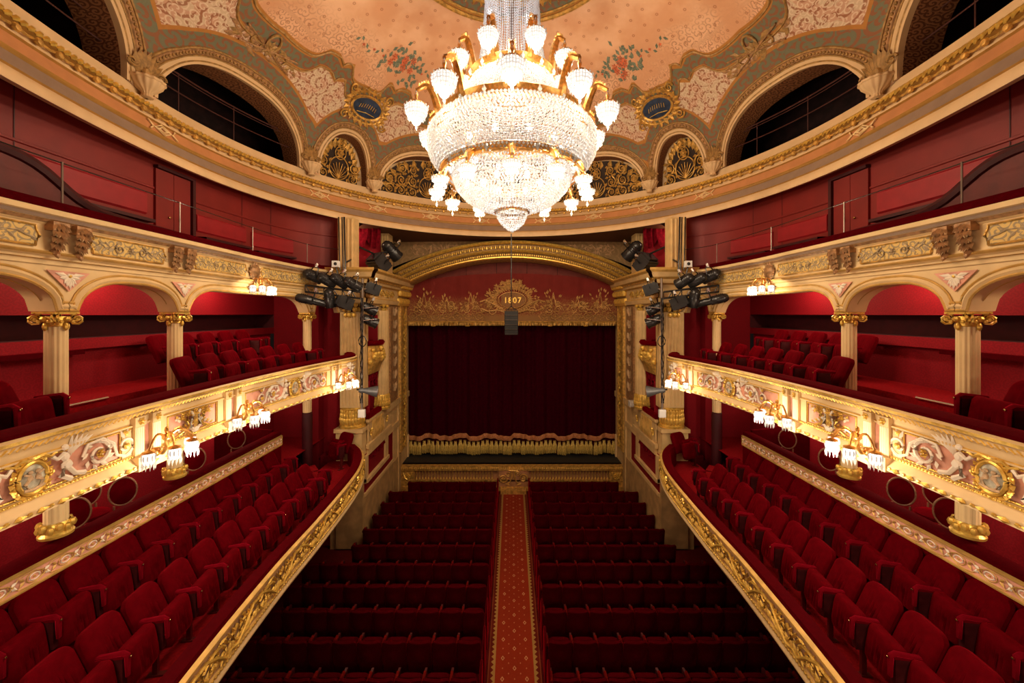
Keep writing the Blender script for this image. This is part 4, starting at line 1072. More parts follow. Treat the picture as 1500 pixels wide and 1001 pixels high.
def stage_box():
    r = thing('stage_box', 'gilded stage box bay with tiers of openings between fluted pilasters, left of the curtain', 'stage box', (-4.3, 12, -6.35))
    # solid strips and bands
    mb = MB(); mb.bx(-5.0, -4.0, 12.02, 15.35, -3.9, 1.25); mb.bx(-5.0, -4.0, 13.4, 15.35, -6.35, -3.9); mb.build('jamb', 'box_cream', r)
    mb = MB(); mb.bx(-5.0, -4.02, 13.0, 13.4, 1.25, 2.62); fl_pil(mb, -4.35, -4.02, 12.95, 1.25, 2.62, 4, .3); mb.build('upper_pilaster', 'box_cream', r)
    mb = MB(); mb.bx(-5.6, -5.3, 10.9, 13.0, -5.2, 2.62); mb.bx(-5.6, -4.05, 12.0, 12.1, -3.0, 1.0); mb.bx(-5.5, -4.1, 12.4, 12.45, 1.2, 2.7); mb.build('niche_wall', 'wall_red', r, smooth=False)
    mb = MB(); fl_pil(mb, -4.66, -4.12, 10.78, -2.55, .05, 6); mb.bx(-4.12, -4.02, 10.85, 11.12, -2.55, .05); mb.build('pilaster', 'box_cream', r)
    mb = MB(); fl_pil(mb, -4.72, -4.28, 10.78, 1.22, 2.62, 4); mb.build('top_pilaster', 'box_cream', r)
    mb = MB()
    mb.lathe([(.34, -3.1), (.35, -3.04), (.31, -3.0), (.30, -2.62), (.34, -2.58), (.30, -2.54)], 24, (-4.39, 11.0, 0))
    for k in range(12):
        for j in range(3):
            a = -2.9 + 2.7 * k / 11; mb.ball((-4.39 + .31 * cos(a), 11.0 + .31 * sin(a), -2.90 + .12 * j), (.05 - .012 * j, .05 - .012 * j, .13 - .02 * j), 0, 6, 5)
    mb.build('gilt_base', 'gold', r)
    mb = MB(); mb.bx(-4.74, -4.04, 10.7, 11.2, -3.75, -3.1); mb.bx(-4.78, -4.0, 10.66, 11.2, -3.2, -3.1); mb.bx(-4.74, -4.03, 10.72, 11.2, -6.35, -3.75); mb.build('pedestal', 'box_cream', r, smooth=False)
    mb = MB(); gilt_cap(mb, (-4.39, 10.9, .12), 1.0); mb.build('gilt_capital', 'gold', r)
    # half column beside the lower box
    mb = MB(); flutes(mb, V((-4.05, 12.25, 0)), .24, -2.45, .1, 18); mb.build('half_column', 'box_cream', r)
    mb = MB(); mb.lathe([(.28, -2.9), (.29, -2.84), (.25, -2.8), (.27, -2.5), (.25, -2.45)], 24, (-4.05, 12.25, 0))
    for k in range(14):
        a = -pi / 2 - .3 + pi * 1.1 * k / 13
        for j in range(3): mb.ball((-4.05 + .255 * cos(a), 12.25 + .255 * sin(a), -2.73 + .09 * j), (.045 - .01 * j, .045 - .01 * j, .10), 0, 6, 5)
    mb.build('gilt_base', 'gold', r)
    mb = MB(); gilt_cap(mb, (-4.05, 12.25, .14), .8, .22); mb.build('gilt_capital', 'gold', r)
    # entablature
    mb = MB(); rows = []
    for u in (10.7, 15.35):
        rows.append([FW(u, .26, .0), FW(u, .30, .10), FW(u, .42, .12), FW(u, .46, .06), FW(u, .78, .06), FW(u, .82, .16), FW(u, .92, .18), FW(u, .98, .30), FW(u, 1.10, .34), FW(u, 1.16, .40), FW(u, 1.22, .40), FW(u, 1.24, -.9)])
    ms = [0, 0, 1, 0, 1, 0, 1, 0, 1, 1, 0]
    mb.grid(rows, mis=ms)
    front = [(-.9, 10.75)]
    rows = [[V((-5.0 + .0, 10.7 - d, v)) for v, d in ((.26, 0), (.30, .1), (.42, .12), (.46, .06), (.78, .06), (.82, .16), (.92, .18), (.98, .24), (1.10, .28), (1.16, .32), (1.22, .32), (1.24, -.5))], [V((-4.0 + e, 10.7 - d, v)) for v, d, e in ((.26, 0, 0), (.30, .1, .1), (.42, .12, .12), (.46, .06, .06), (.78, .06, .06), (.82, .16, .16), (.92, .18, .18), (.98, .24, .3), (1.10, .28, .34), (1.16, .32, .4), (1.22, .32, .4), (1.24, -.5, 0))]]
    mb.grid(rows, mis=ms); mb.build('entablature', ['box_cream', 'gold_paint'], r, smooth=False)
    mb = MB()
    for k in range(36): mb.bx(-3.86, -3.78, 10.75 + k * .092, 10.80 + k * .092, .90, .98)
    mb.build('dentils', 'gold_old', r, smooth=False)
    mb = MB(); mb.rinceau(lambda u, v, w: FW(u, v, .06 + w), 10.9, 13.3, .62, .26, 5, 0, 0, 0, .022); mb.build('frieze_scroll', 'gold', r)
    # jamb relief: leaf chain, gilt strip, big gilt capital
    mb = MB()
    rows = [[FW(u, -2.9, 0), FW(u, -2.9, .05), FW(u, .25, .05), FW(u, .25, 0)] for u in (12.95, 13.75)]; mb.grid(rows); mb.add([FW(12.95, -2.9, 0), FW(12.95, -2.9, .05), FW(12.95, .25, .05), FW(12.95, .25, 0)], [(0, 1, 2, 3)]); mb.build('relief_panel', 'brown_leaf', r, smooth=False)
    F = lambda u, v, w: FW(13.35 + u, v, .05 + w)
    mb = MB()
    for k in range(7):
        v = -2.6 + .42 * k
        for s_ in (-1, 1): mb.leaf(F, 0, v, s_ * .25, v + .24, .09, .05); mb.leaf(F, s_ * .05, v + .14, s_ * .18, v + .32, .05, .04)
        mb.fball(F, 0, v + .05, .06, 0, .02)
    mb.build('leaf_chain', 'tan_leaf', r)
    mb = MB(); rows = []
    for v in (-4.9, .3): rows.append([FW(14.05, v, 0), FW(14.1, v, .07), FW(14.25, v, .1), FW(14.3, v, .05), FW(14.7, v, .05), FW(14.75, v, .10), FW(14.92, v, .07), FW(14.97, v, .0)])
    mb.grid([list(q) for q in zip(*rows)], 0); mb.build('gilt_strip', 'gold_old', r)
    F = lambda u, v, w: FW(14.5 + u, v, .05 + w); mb = MB()
    for k in range(17):
        v = -4.75 + .29 * k; s_ = 1 if k % 2 else -1
        mb.spiral(F, (s_ * .06, v), .11, 1.4, 0, s_, .026, 0, .02); mb.leaf(F, 0, v, -s_ * .18, v + .15, .06, .05); mb.leaf(F, 0, v + .1, s_ * .16, v + .25, .05, .05); mb.fball(F, s_ * .06, v, .04, 0, .04)
    mb.build('gilt_foliage', 'gold', r)
    mb = MB()
    for k in range(9):
        for j in range(3): mb.ball((-3.92 + .05 * j, 13.75 + .15 * k, .45 + .26 * j), (.11, .09, .12), 0, 7, 4)
    for k in range(4): mb.ball((-3.90, 13.8 + .37 * k, 1.0), (.14, .14, .10), 0, 8, 5)
    mb.bx(-4.0, -3.74, 13.65, 15.1, 1.10, 1.2); mb.bx(-4.0, -3.86, 13.65, 15.1, .28, .36); mb.build('large_gilt_capital', 'gold', r)
    # lower cream wall details
    mb = MB(); mb.bx(-4.02, -3.94, 12.05, 15.3, -3.15, -2.95); mb.bx(-4.02, -3.96, 13.9, 14.0, -6.2, -2.95); mb.build('jamb_moulding', 'box_cream', r, smooth=False)
    # upper box: arch head, bowed gilt parapet, valance
    mb = MB(); rows = []
    for j in range(13):
        u = 11.1 + .95 * j / 12; t = abs(j / 12 * 2 - 1); v = -.15 + .35 * sqrt(max(0, 1 - t * t)); rows.append([FW(u, v, -.25), FW(u, v, 0), FW(u, .28, 0)])
    mb.grid(rows); mb.build('arch_head', 'box_cream', r)
    def bow(v, dep, k=12): return [V((-4.0 + dep * sin(pi * (j / k)) ** .6, 11.05 + 1.0 * j / k, v)) for j in range(k + 1)]
    mb = MB(); rows = [bow(-.86, .16), bow(-.92, .20), bow(-1.0, .2), bow(-1.35, .26), bow(-1.42, .2), bow(-1.55, .12), bow(-1.7, .02)]; mb.grid(rows, mis=None); mb.build('bowed_parapet', 'gold_old', r)
    mb = MB()
    for k in range(26):
        a = random.random(); v = random.uniform(-1.36, -.98); x = -4.0 + (.22) * sin(pi * a) ** .6 + .02; mb.ball((x, 11.05 + a, v), random.uniform(.05, .09), 0, 7, 4)
    mb.build('gilt_garland', 'gold', r)
    mb = MB(); mb.tube([p + V((0, 0, .05)) for p in bow(-.88, .2)], .07, 6); mb.tube([V((-4.25, 11.05, -.83)), V((-4.25, 12.05, -.83))], .07, 6); mb.build('upper_velvet_rail', 'velvet', r)
    mb = MB(); drape(mb, FW, 11.1, 12.05, -1.66, -2.08, 24, -.05, 3); mb.build('valance', 'velvet_drape', r)
    mb = MB(); drape(mb, lambda u, v, w: V((-5.3 + u, 12.3 - w, v)), 0, 1.25, 2.66, 2.0, 30, .05, 3); mb.build('top_valance', 'velvet_drape', r)
    # lower box parapet with balusters
    mb = MB(); mb.bx(-4.2, -3.98, 11.12, 12.05, -3.62, -2.93); mb.bx(-4.02, -3.93, 10.95, 13.0, -2.99, -2.92); mb.bx(-4.02, -3.93, 10.95, 13.0, -3.72, -3.6); mb.bx(-4.02, -3.95, 11.0, 13.9, -3.9, -3.72); pr = mb.build('parapet', 'box_cream', r, smooth=False)
    for k in range(8):
        mb = MB(); mb.lathe([(.02, -3.56), (.045, -3.50), (.05, -3.38), (.025, -3.2), (.03, -3.1), (.045, -3.04), (.03, -3.0)], 8, (-3.965, 11.32 + k * .125, 0)); mb.build('baluster', 'gold_paint', r)
    for y in (11.15, 12.55): 
        F = lambda u, v, w: FW(y + u, -3.3 + v, -.0 + w); mb = MB(); mb.fquad(F, -.14, -.24, .14, .24, .03, 1, 1, .03); mb.rosette(F, 0, 0, .12, 0, 0, 6, .04, .05); mb.build('rosette_block', ['gold', 'box_cream'], r)
    mb = MB(); mb.tube([V((-4.02, 11.0, -2.86)), V((-4.0, 12.6, -2.86))], .09, 8); mb.bx(-4.3, -4.0, 11.0, 12.6, -2.92, -2.84); mb.build('velvet_rail', 'velvet', r)
    # ground floor opening and dado
    mb = MB(); mb.bx(-5.2, -4.02, 10.8, 13.4, -4.95, -3.85); mb.build('ground_wall', 'wall_red', r, smooth=False)
    mb = MB()
    for y, y1 in ((10.82, 10.98), (12.45, 12.75)): mb.bx(-4.06, -3.96, y, y1, -4.62, -3.88)
    mb.bx(-4.06, -3.92, 10.82, 12.75, -4.60, -4.50); mb.bx(-4.06, -3.97, 10.8, 13.4, -4.97, -4.88); mb.build('opening_frame', 'box_cream', r, smooth=False)
    mb = MB(); mb.bx(-4.05, -4.005, 10.98, 12.45, -4.50, -3.9); mb.build('opening_curtain', 'wall_red', r)
    mb = MB(); drape(mb, lambda u, v, w: FW(u, v, w + .01), 10.98, 12.45, -3.9, -4.12, 20, .0, 4); mb.build('opening_valance', 'velvet_drape', r)
    mb = MB(); mb.bx(-4.9, -3.99, 10.72, 13.4, -6.35, -4.97); mb.bx(-4.9, -3.98, 13.4, 14.3, -6.35, -5.0); mb.build('ochre_dado', 'wall_gold', r, smooth=False)
    mb = MB(); mb.bx(-4.72, -4.0, 10.66, 10.76, -6.3, -4.2); mb.build('ochre_end', 'wall_gold', r, smooth=False)
    return r
M['tan_leaf'] = plain('tan_leaf_relief', (.52, .34, .18), .55, var=.15)
sb = stage_box(); mirror(sb, 'gilded stage box bay with tiers of openings between fluted pilasters, right of the curtain')

# ---------------------------------------------------------------- proscenium arch and spandrel
AR = 8.53; AC = 2.27 - AR; AA = math.asin(4.05 / AR)
def parch(t, q, y):
    a = -AA + 2 * AA * t; return V(((AR + q) * sin(a), y, AC + (AR + q) * cos(a)))
def proscenium():
    r = thing('proscenium_arch', 'broad gilded segmental arch spanning above the stage opening', 'arch', (0, 14.1, 1.3))
    prof = [(.34, 14.4), (.34, 14.05), (.31, 13.95), (.25, 13.93), (.20, 14.0), (.19, 14.1), (.0, 14.1), (-.01, 13.98), (-.05, 13.94), (-.10, 14.0), (-.11, 14.12), (-.22, 14.18), (-.23, 14.10), (-.27, 14.1), (-.30, 14.2), (-.34, 14.34), (-.34, 14.85)]
    mb = MB(); mb.grid([[parch(i / 60, q, y) for q, y in prof] for i in range(61)], mis=[0, 0, 0, 0, 1, 1, 1, 0, 0, 1, 1, 0, 0, 0, 1, 1]); mb.build('arch_moulding', ['gold', 'painted_gold'], r)
    mb = MB()
    for i in range(110):
        t = (i + .5) / 110; mb.ball(parch(t, .095, 14.07), (.03, .05, .075) if i % 2 else (.045, .05, .045), 0, 6, 4)
        mb.ball(parch(t, -.165, 14.14), (.028, .04, .045), 0, 6, 4)
    mb.build('leaf_and_bead', 'gold', r, kind='stuff')
    s = setting('trim_3', (0, 14.4, 2.7)); mb = MB(); rows = []; uvs = []
    for i in range(41):
        p = parch(i / 40, .30, 14.4); x = -4.6 + 9.2 * i / 40; rows.append([V((p.x * 1.12, 14.4, p.z)), V((x, 14.4, 3.4))]); uvs.append([(p.x, p.z), (x, 3.4)])
    mb.grid(rows, uvs=uvs); mb.build('spandrel', 'spandrel', s)
    for q in (-1, 1):
        F = lambda u, v, w: V((q * (2.75 - u), 14.4 - w, 2.20 + v)); mb = MB()
        mb.rinceau(F, -.9, .9, .12, .42, 3, 0, 0, 0, .016, .01); 
        for k in range(30): a = random.uniform(-.95, 1.0); mb.leaf(F, a, random.uniform(-.1, .3) - a * .05, a + random.uniform(-.15, .15), random.uniform(-.1, .35), .03, .012, 0, .004)
        mb.build('painted_foliage', 'faded_paint', s)
M['faded_paint'] = plain('faded_foliage_paint', srgb(206, 162, 118), .8, var=.2, vs=16)
n = NT('spandrel'); n.set(.8); m_, _ = n.scrolls(n.uv(), 3, 6, 1, .3); n.base(n.mix(n.math('MULTIPLY', m_, .5), srgb(150, 118, 76), srgb(184, 142, 96))); M['spandrel'] = n.m
proscenium()
# ---------------------------------------------------------------- pelmet, curtain, stage
def pelmet():
    r = thing('stage_pelmet', 'red pelmet with gold embroidery, fringe and the year, above the stage curtain', 'pelmet', (0, 14.95, 1))
    mb = MB(); rows = []; uvs = []; N = 90
    def top(x): return 1.52 - .36 * (x / 4) ** 2
    for i in range(N + 1):
        x = -4.0 + 8.0 * i / N; y = 14.95 + .025 * sin(x * 5) + .01 * sin(x * 17); z1 = top(x)
        rows.append([V((x, y, z)) for z in (-.32, .2, .7, z1)]); uvs.append([(x, z) for z in (-.32, .2, .7, z1)])
    mb.grid(rows, uvs=uvs); cl = mb.build('pelmet_cloth', 'pelmet', r)
    mb = MB()
    for i in range(230):
        x = -3.98 + 7.96 * i / 229; mb.tube([(x, 14.93, -.30), (x + random.uniform(-.01, .01), 14.925, -.44)], [.017, .012], 4)
    mb.tube([(-4 + 8 * i / 60, 14.93, -.30) for i in range(61)], .03, 5); mb.build('pelmet_fringe', 'gold_old', cl)
    F = lambda u, v, w: V((u, 14.93 - w, v)); mb = MB()
    mb.rinceau(F, -3.9, -1.0, -.08, .34, 7, 0, 0, 0, .014, .01); mb.rinceau(F, 1.0, 3.9, -.08, .34, 7, 0, 0, 0, .014, .01)
    for c in (-3.3, -2.45, -1.55, 1.55, 2.45, 3.3):
        hh = .80 if abs(c) != 2.45 else .62
        for s_ in (-1, 1):
            for v, R in ((.16, .13), (.38, .1)): mb.spiral(F, (c + s_ * .16, v), R, 1.6, 0, s_, .018, 0, .012)
            mb.ftube(F, [(c + s_ * .4, .12, .01), (c + s_ * .28, .3, .012), (c + s_ * .1, .28, .012), (c, hh, .012)], .016)
        for k in range(34): a = random.uniform(0, pi); q = random.uniform(.1, hh); mb.leaf(F, c + q * .6 * cos(a), q * sin(a) + .08, c + (q + .14) * .65 * cos(a), (q + .14) * sin(a) + .08, .035, .02)
    # centre: laurel oval with the year, crown and ribbons
    mb.fell(F, 0, .52, .52, .30, .018, .012, 0, 36)
    for k in range(40):
        a = 2 * pi * k / 40; mb.leaf(F, .55 * cos(a), .52 + .33 * sin(a), .82 * cos(a + .1), .52 + .55 * sin(a + .1), .05, .03)
    for k in range(170):
        a = random.uniform(-.35, pi + .35); q = random.uniform(.8, 1.35); u, v = .72 * q * cos(a), .50 + .52 * q * sin(a); b = a + random.uniform(-.9, .9); mb.leaf(F, u, v, u + .13 * cos(b), v + .13 * sin(b), .035, .02)
    for k in range(26): mb.leaf(F, random.uniform(-.4, .4), 1.0 + random.uniform(-.1, .2), random.uniform(-.45, .45), 1.05 + random.uniform(-.15, .3), .05, .03)
    for s_ in (-1, 1):
        mb.ftube(F, [(s_ * .35, .2, .02), (s_ * .7, .38, .02), (s_ * 1.0, .52, .02), (s_ * 1.2, .45, .02)], .03)
        mb.ftube(F, [(s_ * .2, .05, .02), (s_ * .55, .15, .02), (s_ * .9, .1, .02), (s_ * 1.15, .2, .02)], .03); mb.spiral(F, (s_ * .75, .12), .16, 1.6, 0, s_, .02, 0, .012)
    mb.build('gold_embroidery', 'embroidery', cl)
    mb = MB(); mb.fdisc(F, 0, .52, .5, .28, .006, 0, 32); mb.build('year_field', 'embroidery_field', cl)
    fc = bpy.data.curves.new('year', 'FONT'); fc.body = '1807'; fc.size = .30; fc.align_x = 'CENTER'; fc.align_y = 'CENTER'; fc.extrude = .012; fc.space_character = 1.15; fc.offset = .006
    fo = bpy.data.objects.new('year_lettering', fc); COL.objects.link(fo); fo.rotation_euler = (pi / 2, 0, 0); fo.parent = cl; fo.location = V((.02, 14.905, .50)) - r.location; fc.materials.append(M['gold'])
    bpy.context.view_layer.update(); me = bpy.data.meshes.new_from_object(fo.evaluated_get(bpy.context.evaluated_depsgraph_get()))
    ym = bpy.data.objects.new('year_lettering', me); COL.objects.link(ym); ym.parent = cl; ym.location = fo.location; ym.rotation_euler = fo.rotation_euler; bpy.data.objects.remove(fo)
    mb = MB()
    for x in (-2.95, -1.67, 1.43, 2.76): mb.ball((x, 14.92, -.45), (.10, .05, .03), 0, 8, 4)
    mb.build('pull_knob', 'gold', r)
    for i in range(7):
        x0, x1 = -4.0 + 8.0 * i / 7, -4.0 + 8.0 * (i + 1) / 7; mb = MB()
        rows = [[V((x0 + (x1 - x0 - .015) * j / 6, 14.98, top(x0 + (x1 - x0) * j / 6) - .02)), V((x0 + (x1 - x0 - .015) * j / 6, 14.98, 2.3))] for j in range(7)]
        mb.grid(rows); mb.build('pelmet_board', 'pelmet_board', r)
n = NT('pelmet'); n.set(.85, 0, .2); sp = n.n('SeparateXYZ'); n.link(n.uv(), sp.inputs[0])
m1, _ = n.scrolls(n.uv(), 5.5, 6, 1, .1); m2, _ = n.scrolls(n.uv(), 12, 5, 1, .2)
lowm = n.step(sp.outputs[1], .75, .25); base = n.mix(n.noise(n.uv(), 3, 3), (.16, .017, .013), (.24, .026, .02))
c = n.mix(n.math('MULTIPLY', n.math('MAXIMUM', m1, m2), n.math('MULTIPLY', lowm, .8)), base, (.36, .18, .06)); c = n.mix(n.step(sp.outputs[1], .02, -.12), c, (.30, .15, .055)); n.base(c); M['pelmet'] = n.m
M['pelmet_board'] = plain('pelmet_board', srgb(112, 44, 36), .75, var=.12)
M['embroidery'] = plain('gold_thread', (.60, .34, .11), .55, .4, var=.4, vs=30); M['embroidery_field'] = plain('embroidered_field', (.30, .14, .05), .8, var=.3, vs=30)
pelmet()
def curtain():
    r = thing('stage_curtain', 'deep maroon velvet stage curtain with gold tasselled hem', 'curtain', (0, 15.4, -5.45))
    N = 260; rows = []
    def fy(x): return 15.42 + .055 * sin(x * 9.2 + .8 * sin(x * 1.7)) + .03 * sin(x * 23 + 2 * sin(x * .9))
    for i in range(N + 1):
        x = -4.35 + 8.7 * i / N; rows.append([V((x, fy(x), -5.42)), V((x, fy(x) + .02, -3)), V((x, fy(x) - .01, 1.6))])
    mb = MB(); mb.grid(rows); mb.build('curtain_cloth', 'velvet_curtain', r)
    mb = MB(); rows = []
    for i in range(181):
        x = -4.06 + 8.12 * i / 180; z = -4.76 + .045 * (1 if sin(x * 5.5) > 0 else -1) * min(1, abs(sin(x * 5.5)) * 3); y = fy(x) - .05
        rows.append([V((x, y, z - .09)), V((x, y - .02, z)), V((x, y, z + .09))])
    mb.grid(rows); mb.build('braid', 'pink_gold', r)
    proto = None; k = 46
    for i in range(k):
        x = -4.0 + 8.0 * (i + .5) / k; z = -4.98 + .025 * sin(x * 5.5)
        if proto is None:
            mb = MB()
            for q in range(7):
                a = (q - 3) * .023; mb.tube([(a * .5, 0, 0), (a * 1.0, -.02 + .012 * (q % 2), -.12), (a * 1.15, -.01, -.42 - .012 * (q % 3))], [.014, .017, .010], 4)
            mb.ball((0, -.01, .01), (.045, .03, .04), 0, 7, 4)
            mb.tube([(-.05, 0, .02), (-.03, -.01, .08), (0, -.01, .05), (.03, -.01, .08), (.05, 0, .02)], .010, 4)
            proto = mb.build('tassel', 'fringe', r, raw=True); o = proto
        else: o = proto.copy(); COL.objects.link(o)
        o.location = V((x, fy(x) - .06, z)) - r.location; o.rotation_euler.z = random.uniform(-.2, .2); o.scale = (1, 1, random.uniform(.94, 1.02))
curtain()
def stage():
    r = thing('stage', 'black stage floor with gilded balustered apron wall behind the front row', 'stage', (0, 14.4, -6.35))
    mb = MB(); mb.bx(-4.0, 4.0, 14.3, 16.75, -5.6, -5.47); mb.build('stage_floor', 'black_stage', r)
    mb = MB(); mb.bx(-4.0, 4.0, 14.4, 14.6, -6.35, -5.47); mb.build('apron_wall', 'stage_pink', r)
    mb = MB(); mb.bx(-4.0, 4.0, 14.26, 14.45, -5.62, -5.46); mb.bx(-4.0, 4.0, 14.28, 14.45, -6.02, -5.97); mb.bx(-4.0, 4.0, 14.25, 14.45, -6.35, -6.2)
    for x0, x1 in ((-4.0, -3.5), (3.5, 4.0)): mb.bx(x0, x1, 14.3, 14.42, -6.35, -5.5)
    mb.build('apron_moulding', 'gold_old', r, smooth=False)
    mb = MB()
    for i in range(120): mb.ball((-3.95 + 7.9 * i / 119, 14.25, -5.54), (.022, .02, .035), 0, 6, 4)
    mb.build('bead_row', 'gold', r)
    proto = None
    for i in range(26):
        for s_ in (-1, 1):
            x = s_ * (.72 + 2.72 * i / 25)
            if proto is None:
                mb = MB(); mb.lathe([(.02, -.32), (.045, -.3), (.02, -.24), (.03, -.17), (.045, -.1), (.05, -.06), (.03, -.02), (.016, .05), (.02, .25), (.03, .27)], 10)
                proto = mb.build('baluster', 'gold_old', r, raw=True); o = proto
            else: o = proto.copy(); COL.objects.link(o)
            o.location = V((x, 14.34, -5.9)) - r.location
    F = lambda u, v, w: V((u + .045, 14.28 - w, -5.88 + v)); mb = MB()
    mb.fquad(F, -.56, -.40, .56, .34, 0, 1, 1, .12)
    for s_ in (-1, 1):
        mb.spiral(F, (s_ * .36, -.02), .16, 1.7, 0, s_, .03, 0, .02); mb.spiral(F, (s_ * .17, .14), .10, 1.4, pi, -s_, .022, 0, .02)
        mb.ftube(F, [(s_ * .05, .26, .03), (s_ * .06, 0, .03), (s_ * .12, -.14, .03), (s_ * .22, -.22, .03)], .022); mb.leaf(F, s_ * .1, -.28, s_ * .3, -.2, .05, .05); mb.rosette(F, s_ * .36, -.02, .07, 0, 0, 6, .02)
    mb.ftube(F, [(-.16, .26, .03), (.16, .26, .03)], .02)
    for s_ in (-1, 1): mb.ftube(F, [(s_ * .03, .24, .025), (s_ * .03, -.05, .025)], .012)
    mb.ftube(F, [(-.52, .3, .01), (.52, .3, .01), (.52, -.36, .01), (-.52, -.36, .01)], .018, 0, 5, True); mb.build('apron_centre_panel', ['gold_old', 'stage_pink'], r)
    for s_ in (-1, 1):
        F2 = lambda u, v, w: V((s_ * 3.75 + u, 14.3 - w, -5.8 + v)); mb = MB(); mb.rosette(F2, 0, 0, .12, 0, 0, 7, .01, .05)
        for q in (-1, 1): mb.ftube(F2, [(q * .16, .1, .02), (q * .08, -.1, .03), (0, -.14, .03)], .025)
        mb.build('end_mask', 'gold', r)
    mb = MB(); mb.bx(-.4, .5, 13.95, 14.28, -6.35, -6.22); mb.build('apron_step', 'gold_old', r, smooth=False)
    for s_ in (-1, 1):
        mb = MB(); mb.bx(s_ * 4.0 - .045, s_ * 4.0 + .045, 15.2, 15.3, -5.47, -4.62); o = mb.build('stage_post', 'cream', origin=(s_ * 4.0, 15.25, -5.47)); tag(o, 'short pale post at the %s end of the tasselled curtain hem' % ('left' if s_ < 0 else 'right'), 'post')
M['stage_pink'] = plain('apron_pink', (.38, .17, .07), .6, var=.2)
stage()
def stage_side():
    pass
# ---------------------------------------------------------------- aisle runner
n = NT('aisle_runner'); n.set(.95, 0, .1); sp = n.n('SeparateXYZ'); n.link(n.obj(), sp.inputs[0]); X, Y = sp.outputs[0], sp.outputs[1]
ax = n.math('ABSOLUTE', X); P_ = .42
def lat(px, py, ox, oy, sx):
    fx = n.math('ABSOLUTE', n.math('SUBTRACT', ax if sx else X, ox)); fy = n.math('ABSOLUTE', n.math('SUBTRACT', n.math('FRACT', n.math('ADD', n.math('DIVIDE', Y, P_), oy)), .5))
    return n.math('ADD', n.math('DIVIDE', fx, .036), n.math('DIVIDE', n.math('MULTIPLY', fy, P_), .055))
def diamond(d): return n.math('MULTIPLY', n.step(d, 1.0, .9), n.step(d, .45, .55))
pat = n.math('MAXIMUM', diamond(lat(0, 0, 0., 0., 0)), diamond(lat(0, 0, .215, .5, 1)))
small = n.math('MAXIMUM', n.step(lat(0, 0, 0., .5, 0), .38, .3), n.math('MAXIMUM', n.step(lat(0, 0, .215, 0., 1), .38, .3), n.math('MAXIMUM', n.step(lat(0, 0, .107, .25, 1), .38, .3), n.step(lat(0, 0, .107, .75, 1), .38, .3))))
f = n.noise(n.obj(), 60, 2); c = n.mix(f, (.22, .020, .006), (.30, .032, .010))
c = n.mix(n.math('MAXIMUM', pat, n.math('MULTIPLY', small, .7)), c, (.55, .26, .11))
tri = n.math('ABSOLUTE', n.math('SUBTRACT', n.math('FRACT', n.math('DIVIDE', Y, .11)), .5))
edge_ = n.math('ADD', .375, n.math('MULTIPLY', tri, .10)); bd = n.math('MULTIPLY', n.math('GREATER_THAN', ax, .345), n.math('LESS_THAN', ax, edge_))
c = n.mix(bd, c, (.36, .19, .05)); c = n.mix(n.math('GREATER_THAN', ax, edge_), c, (.13, .012, .006)); c = n.mix(n.math('MULTIPLY', n.math('GREATER_THAN', ax, .455), .7), c, (.26, .06, .02)); n.base(c); M['runner'] = n.m
mb = MB(); rows = [[V((x, y, z)) for x, z in ((-.43, -6.345), (-.43, -6.335), (.52, -6.335), (.52, -6.345))] for y in (3.5, 6, 9, 12, 14.0)]
mb.grid(rows); o = mb.build('aisle_runner', 'runner', origin=(.045, 9, -6.34)); tag(o, 'long orange red carpet runner with small diamonds down the central aisle', 'carpet')
# ================================================================ seats
def pad(mb, W, H, T, r, R=None, off=(0, 0, 0), bulge=.02, crease=0, mi=0, rb=.03, nu=10, nv=9):
    if crease: nu, nv = 26, 12
    # upholstered pad: stands in the x-z plane, front towards +y
    def hw(v):
        z = v * H; w = W / 2
        if z > H - r: w = W / 2 - r + sqrt(max(0, r * r - (z - (H - r)) ** 2))
        if z < rb: w = min(w, W / 2 - rb + sqrt(max(0, rb * rb - (rb - z) ** 2)))
        return w
    R = R or Matrix.Identity(3); off = V(off)
    vs = [0, .03] + [.03 + .94 * (j + 1) / (nv - 2) for j in range(nv - 2)] + [1.0]
    vs = sorted(set([round(q, 4) for q in vs] + [round(1 - r / H * (1 - sin(b)), 4) for b in (.3, .6, .9, 1.2)]))
    rows = []
    for side in (1, -1):
        g = []
        for v in vs:
            rw = []
            for i in range(nu + 1):
                u = -1 + 2 * i / nu; e = (1 - abs(u) ** 4) * (1 - abs(2 * v - 1) ** 4)
                y = side * (T / 2 * .45 + (T / 2 * .55 + bulge) * e ** .5 if side > 0 else T / 2 * .6 + T / 2 * .4 * e ** .5)
                if side > 0 and crease:
                    for q, (uf, dp) in enumerate(((-.42, .6), (-.2, 1), (0.02, .8), (.24, 1), (.45, .55))): y -= crease * .007 * dp * e * exp(-((u - uf - .05 * sin(v * 3 + q)) / .055) ** 2) * sin(pi * min(1, .1 + v))
                rw.append(R @ V((u * hw(v), y, v * H)) + off)
            g.append(rw)
        rows.append(g)
    f, b = rows
    mb.grid(f, mi); mb.grid(b, mi)
    loop = lambda g: g[0] + [q[-1] for q in g[1:]] + g[-1][-2::-1] + [q[0] for q in g[-2:0:-1]]
    la, lb = loop(f), loop(b); mb.grid([[p, q] for p, q in zip(la + la[:1], lb + lb[:1])], mi)
RX = lambda a: Matrix.Rotation(a, 3, 'X')
